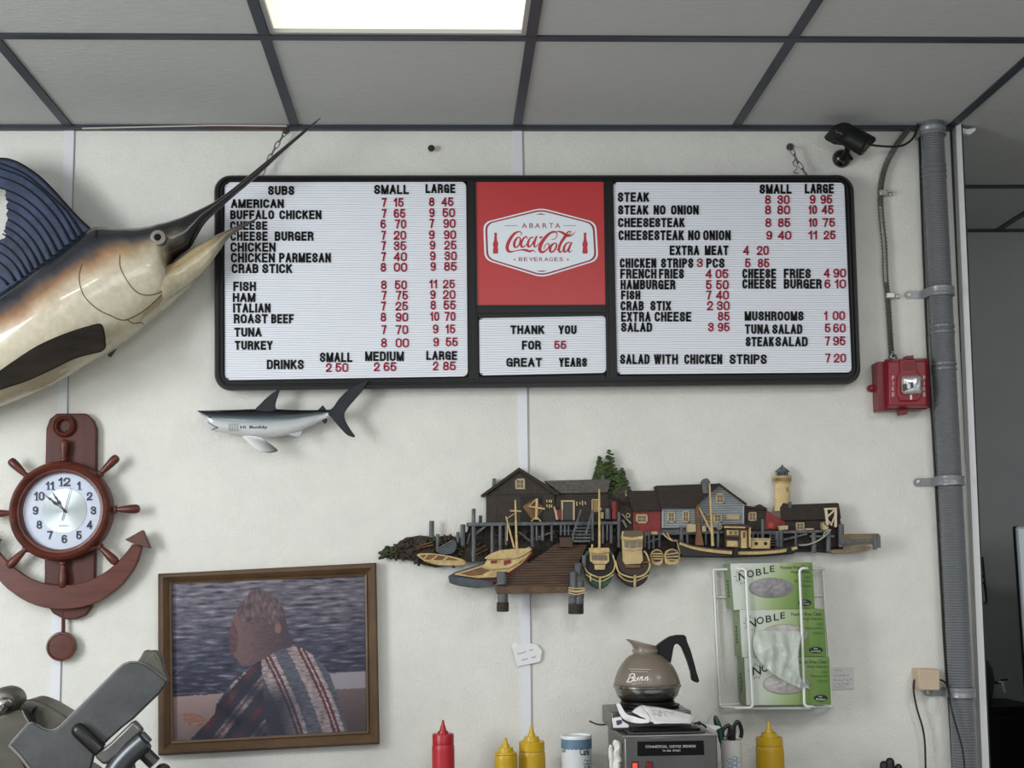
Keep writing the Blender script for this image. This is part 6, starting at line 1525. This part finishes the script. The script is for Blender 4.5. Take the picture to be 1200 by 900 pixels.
for y, x0, x1 in ((465, 258, 505), (492, 278, 465)):
    x = x0
    while x < x1: ribbon(b, [(q[0], q[1], .5) for q in kpt((x, y+(x-x0)*.02), (x+14, y-2+(x-x0)*.02))], 0, .0006, 0, proj=W); x += 19
link('lettering', b, mat('pot_lettering_white', (226, 224, 220), .5), bowl, smooth=0)
b = nb(); hd = kpt((560, 235), (575, 205), (605, 178), (660, 140), (720, 104), (800, 88), (870, 88), (892, 105), (905, 160), (945, 260), (985, 400), (1010, 500), (1042, 600), (1025, 620), (990, 610), (962, 592), (950, 500), (915, 390), (880, 300), (850, 228), (815, 190), (785, 184), (762, 200), (750, 250), (738, 320), (722, 402), (690, 385), (630, 345), (572, 295))
prism(b, hd, .22+.013, .026); link('handle', b, mat('handle_black', (22, 23, 25), .5, spec=.25, bump=.05, bscale=90), pot, bevel=.006)
b = nb(); q = Z(764); rings = [(15.0, 764.6), (15.4, 762.6), (14.9, 760.6)]
lathe(b, (pc.x-.002, pc.y, 0), [(r*s2, Z(y)) for r, y in rings], 40); link('neck_band', b, mat('neck_band_smoky', (140, 130, 120), .25, alpha=.85), pot)
# papers on the brewer
def sheet(name, label, cat_, pts4, m, bend=.006, n=10, grp=None):
    """four corners (px, py, d), gently curled"""
    c4 = [P(*p) for p in pts4]; b = nb(); g = []
    for j in range(n+1):
        r = []
        for i in range(n+1):
            u, v_ = i/n, j/n; p = (c4[0]*(1-u)+c4[1]*u)*(1-v_)+(c4[3]*(1-u)+c4[2]*u)*v_
            p = p+Vector((0, 0, bend*math.sin(PI*u)*(1-v_*.5)+.002*noise.noise((u*3, v_*3, 1)))); r.append(b.verts.new(p))
        g.append(r)
    for j in range(n):
        for i in range(n): b.faces.new((g[j][i], g[j][i+1], g[j+1][i+1], g[j+1][i]))
    o = link(name, b, m, smooth=80); o.modifiers.new('thickness', 'SOLIDIFY').thickness = .0006
    return tag(o, label, cat_, grp), c4
kq = cv(690, 800, 7.0588)
pw = mat('sheet_white', (226, 226, 226), .7, amt=.02)
def kd(x, y, d): q = kq((x, y))[0]; return (q[0], q[1], d)
o, c4 = sheet('paper_sheet', 'white sheet of paper with faint print lying across the brewer below the pot', 'paper', [kd(432, 184, .325), kd(882, 270, .34), kd(842, 338, .40), kd(540, 340, .40)], pw, .003)
o2, _ = sheet('paper_sheet', 'small folded white paper corner under the left end of the printed sheet', 'paper', [kd(355, 240, .34), kd(432, 186, .327), kd(545, 338, .402), kd(480, 306, .38)], pw, .002)
b = nb(); r = random.Random(5)
for i in range(46):
    u = r.uniform(.1, .62); v_ = r.uniform(.12, .8); x = 470+u*360+v_*40; y = 205+u*70+v_*85
    q = kd(x, y, .372); ribbon(b, [(q[0]-.7, q[1]-.1, .4), (q[0]+.7, q[1]+.1, .4)], .372, .0005, 0)
bmv = b; 
# lay the print on the sheet
ps_ = [P(*kd(432, 184, .325)), P(*kd(882, 270, .34)), P(*kd(540, 340, .40))]
nrm = (ps_[1]-ps_[0]).cross(ps_[2]-ps_[0]).normalized()
if nrm.y > 0: nrm = -nrm
for v in b.verts:
    dr = (v.co-CAM); t = (ps_[0]-CAM).dot(nrm)/dr.dot(nrm); v.co = CAM+dr*t+nrm*.005
link('printed_dots', b, mat('print_grey', (132, 134, 140), .7), o, smooth=0)
b = nb(); cur = [((222, 170), (255, 164)), ((238, 215), (278, 210)), ((255, 262), (300, 250)), ((282, 300), (330, 272)), ((320, 322), (372, 276)), ((380, 335), (420, 296)), ((440, 338), (452, 300)), ((505, 332), (500, 305))]
rows = [[b.verts.new(P(*kd(*p, .335+.008*i))) for p in (a, ((a[0]+c[0])/2+3, (a[1]+c[1])/2+4), c)] for i, (a, c) in enumerate(cur)]
for a_r, c_r in zip(rows, rows[1:]):
    for k in range(2): b.faces.new((a_r[k], a_r[k+1], c_r[k+1], c_r[k]))
o = link('curled_receipt', b, pw, smooth=80); sd = o.modifiers.new('round', 'SUBSURF'); sd.levels = sd.render_levels = 2; o.modifiers.new('thickness', 'SOLIDIFY').thickness = .0006
tag(o, 'curled white paper strip on the left of the brewer top', 'paper strip')
b = nb(); prism(b, kq((192, 296), (268, 282), (280, 318), (332, 350), (330, 372), (204, 374)), .385, .006); pk = tag(link('paper_packet', b, pw, bevel=.001), 'small white packet with a dark blue square on the left of the brewer top', 'packet')
b = nb(); prism(b, kq((226, 314), (272, 308), (276, 335), (250, 350), (232, 352)), .3858, .0006); link('blue_mark', b, mat('packet_blue', (58, 62, 96), .5), pk, smooth=0)
b = nb(); prism(b, kq((960, 345), (1010, 348), (1085, 362), (1092, 372), (1040, 400), (1000, 372)), .26, .004); lt_ = tag(link('folded_card', b, pw, bevel=.0006), 'folded white card sticking out behind the right side of the brewer', 'card')
# white wrapped cutlery left of the brewer
for i, (pts, lb_) in enumerate((([(245, 268, 26), (240, 290, 34), (252, 340, 32), (240, 390, 28), (248, 440, 34), (240, 505, 34)], 'wider crumpled white paper roll against the left side of the brewer'), ([(195, 305, 12), (190, 330, 14), (192, 368, 22), (192, 400, 20), (195, 450, 16), (192, 505, 16)], 'narrower white paper roll, leftmost beside the brewer'))):
    b = nb(); W_ = []; rs = []
    for x, y, w_ in pts: q = k9((x-9, y))[0]; W_.append(P(*q, .40)); rs.append(w_/7.06*.00203*(1.0))
    W_.append(Vector((W_[-1].x, W_[-1].y, .921))); rs.append(rs[-1])
    tube(b, W_, rs, 9, 4)
    for v in b.verts: v.co += Vector((.003*noise.noise(v.co*90), .003*noise.noise(v.co*90+Vector((3, 0, 0))), 0))
    tag(link('paper_roll', b, mat('paper_crumple', (222, 220, 214), .7)), lb_, 'paper roll', None)
# ---------------------------------------------------------------- deli slicer
ks2 = cv(0, 750, 5.4545)
alu = mat('slicer_aluminium', (90, 92, 94), .48, .5, rgb2=(60, 62, 64), scale=9, bump=.05, bscale=60)
alub = mat('slicer_casting', (112, 110, 102), .42, .6, rgb2=(78, 77, 70), scale=9)
blks = mat('slicer_black', (18, 19, 20), .35)
sl = thing('deli_slicer', 'grey metal deli meat slicer cut off at the lower left corner', 'meat slicer', P(60, 905, .52)-Vector((0, 0, P(60, 905, .52).z-.92)))
b = nb(); q = [(62, 672), (90, 640), (178, 540), (200, 532), (218, 534), (240, 548), (270, 568), (305, 580), (335, 581), (360, 572), (400, 540), (560, 384), (750, 194), (790, 160), (830, 145), (880, 145), (930, 160), (985, 200), (1062, 262), (1055, 290), (1010, 350), (925, 432), (850, 506), (780, 560), (690, 640), (600, 740), (560, 900), (330, 960), (230, 870), (130, 740)]
prism(b, ks2(*q), .56, .014); link('carriage_plate', b, alu, sl, bevel=.004)
b = nb(); e_ = [(130, 740), (62, 672), (90, 640), (178, 540), (200, 532), (240, 548), (270, 568), (305, 580), (335, 581), (360, 572), (400, 540), (560, 384), (750, 194), (790, 160), (830, 145), (880, 145), (930, 160), (985, 200), (1062, 262)]
tube(b, [P(*p, .553) for p in ks2(*e_)], .0036, 6); tube(b, [P(*p, .555) for p in ks2((62, 672), (130, 740), (230, 870))], .005, 6); link('plate_rim', b, mat('slicer_edge', (150, 150, 146), .32, .7), sl)
b = nb(); prism(b, ks2((870, 150), (895, 112), (918, 72), (932, 64), (950, 70), (985, 66), (1004, 80), (1024, 120), (1050, 200), (1072, 262), (1040, 300), (960, 220)), .545, .03); 
link('end_grip', b, alub, sl, bevel=.003)
b = nb()
for i in range(17):
    t = i/16; x0, y0 = 905+(1040-905)*t*1.0-0, 128+(262-128)*t; x1, y1 = 968+(1062-968)*t, 72+(236-72)*t
    if i < 2: continue
    ribbon(b, [(q[0], q[1], .55) for q in ks2((x0, y0), (x1, y1))], .548, .004, 0)
link('grip_rib', b, mat('slicer_rib', (150, 148, 140), .4, .5), sl, smooth=0)
b = nb(); (px, py), (qx, qy) = ks2((505, 578), (640, 705)); a0, a1 = P(px, py, .575), P(qx, qy, .575); u = (a1-a0).normalized(); R0_ = 45/5.4545*.00195
tube(b, [a0-u*R0_*.98]+[a0-u*R0_*math.cos(t) for t in (.35, .7, 1.1)]+[a0, a1], [R0_*.15]+[R0_*math.sin(t) for t in (.35, .7, 1.1)]+[R0_, R0_], 18); link('black_grip', b, blks, sl)
b = nb(); prism(b, ks2((598, 745), (625, 702), (660, 690), (700, 660), (745, 615), (800, 562), (850, 512), (912, 582), (890, 600), (820, 660), (760, 735), (690, 790), (655, 800)), .585, .03); link('pusher_arm', b, mat('slicer_arm', (132, 132, 130), .34, .75, rgb2=(96, 96, 94), scale=9), sl, bevel=.006)
b = nb(); tube(b, [P(*p, .57) for p in ks2((925, 640), (820, 735), (740, 830), (720, 900))], [.022, .023, .023, .023], 16, 3); link('pivot_tube', b, mat('slicer_tube', (84, 88, 92), .34, .7), sl)
b = nb(); prism(b, ks2((880, 600), (905, 590), (958, 648), (940, 664)), .575, .03); prism(b, ks2((800, 820), (860, 700), (875, 740), (850, 780), (862, 860), (800, 860)), .56, .02); link('pivot_collar', b, mat('slicer_collar', (110, 112, 114), .35, .7), sl, bevel=.003)
b = nb(); tube(b, [P(*p, .545) for p in ks2((870, 690), (920, 735))], .0145, 12); tube(b, [P(*p, .545) for p in ks2((925, 725), (990, 790))], .0155, 8); link('lock_knob', b, blks, sl)
b = nb(); c = P(*ks2((1040, 842))[0], .53); bmesh.ops.create_uvsphere(b, u_segments=20, v_segments=12, radius=.018, matrix=Matrix.Translation(c)); tube(b, [c, c+Vector((-.03, 0, -.05))], .008, 8); link('knob', b, mat('knob_brown', (54, 40, 34), .35), sl)
b = nb(); hq = ks2((110, 440), (140, 400), (180, 380), (225, 385), (290, 410), (360, 450), (425, 492), (440, 520), (400, 640), (250, 760), (100, 800), (60, 640)); prism(b, cat(hq, 2, True), .47, .1); link('blade_guard', b, alub, sl, bevel=.012)
b = nb(); prism(b, ks2((-60, 510), (0, 484), (60, 462), (130, 440), (160, 470), (190, 530), (180, 560), (70, 670), (140, 760), (200, 900), (-60, 900)), .51, .03); link('gauge_plate', b, mat('slicer_gauge', (104, 101, 92), .4, .6, rgb2=(80, 78, 70), scale=8, stretch=(.4, 1, 2)), sl, bevel=.004)
b = nb(); ribbon(b, [(q[0], q[1], 1.4) for q in ks2((140, 448), (160, 490), (185, 532))], .514, .004, 3); link('gauge_edge', b, MATS['slicer_edge'], sl, smooth=0)
b = nb(); ribbon(b, [(q[0], q[1], 2.4) for q in ks2((130, 438), (170, 430), (222, 432))], .512, .02, 3); ribbon(b, [(q[0], q[1], 1.5) for q in ks2((212, 436), (198, 470), (204, 505), (215, 530))], .49, .02, 3); link('gap_seal', b, blks, sl, smooth=0)
b = nb(); ribbon(b, [(q[0], q[1], 1.6) for q in ks2((345, 572), (365, 555), (385, 538))], .49, .012, 2); link('blade_edge', b, mat('blade_chrome', (210, 212, 212), .15, 1), sl, smooth=0)
b = nb(); c = P(*ks2((40, 395))[0], .46); lathe(b, c, [(.001, .035), (.02, .034), (.03, .026), (.0335, .012), (.0335, -.03), (.03, -.05)], 32, 'Y'); link('motor_cap', b, alub, sl)
b = nb(); c = P(*ks2((0, 420))[0], .53); lathe(b, c, [(.001, .02), (.012, .018), (.016, .008), (.016, -.04)], 24, 'Y'); link('sharpener_knob', b, MATS['blade_chrome'], sl)
b = nb(); x0 = P(-60, 900, .5).x; x1 = P(120, 900, .5).x; box(b, (x0, -.66, .935), (x1, -.3, P(60, 899, .5).z-.03)); link('base', b, alub, sl, bevel=.012)
b = nb(); prism(b, [(-5, 880), (70, 880), (110, 905), (110, 960), (-5, 960)], .5, .08); link('pedestal', b, alub, sl, bevel=.005)
for q in ((x0+.04, -.62), (x1-.04, -.62), (x0+.04, -.34), (x1-.04, -.34)):
    b = nb(); lathe(b, (q[0], q[1], .92), [(.018, 0), (.015, .016)], 14); link('foot', b, blks, sl)
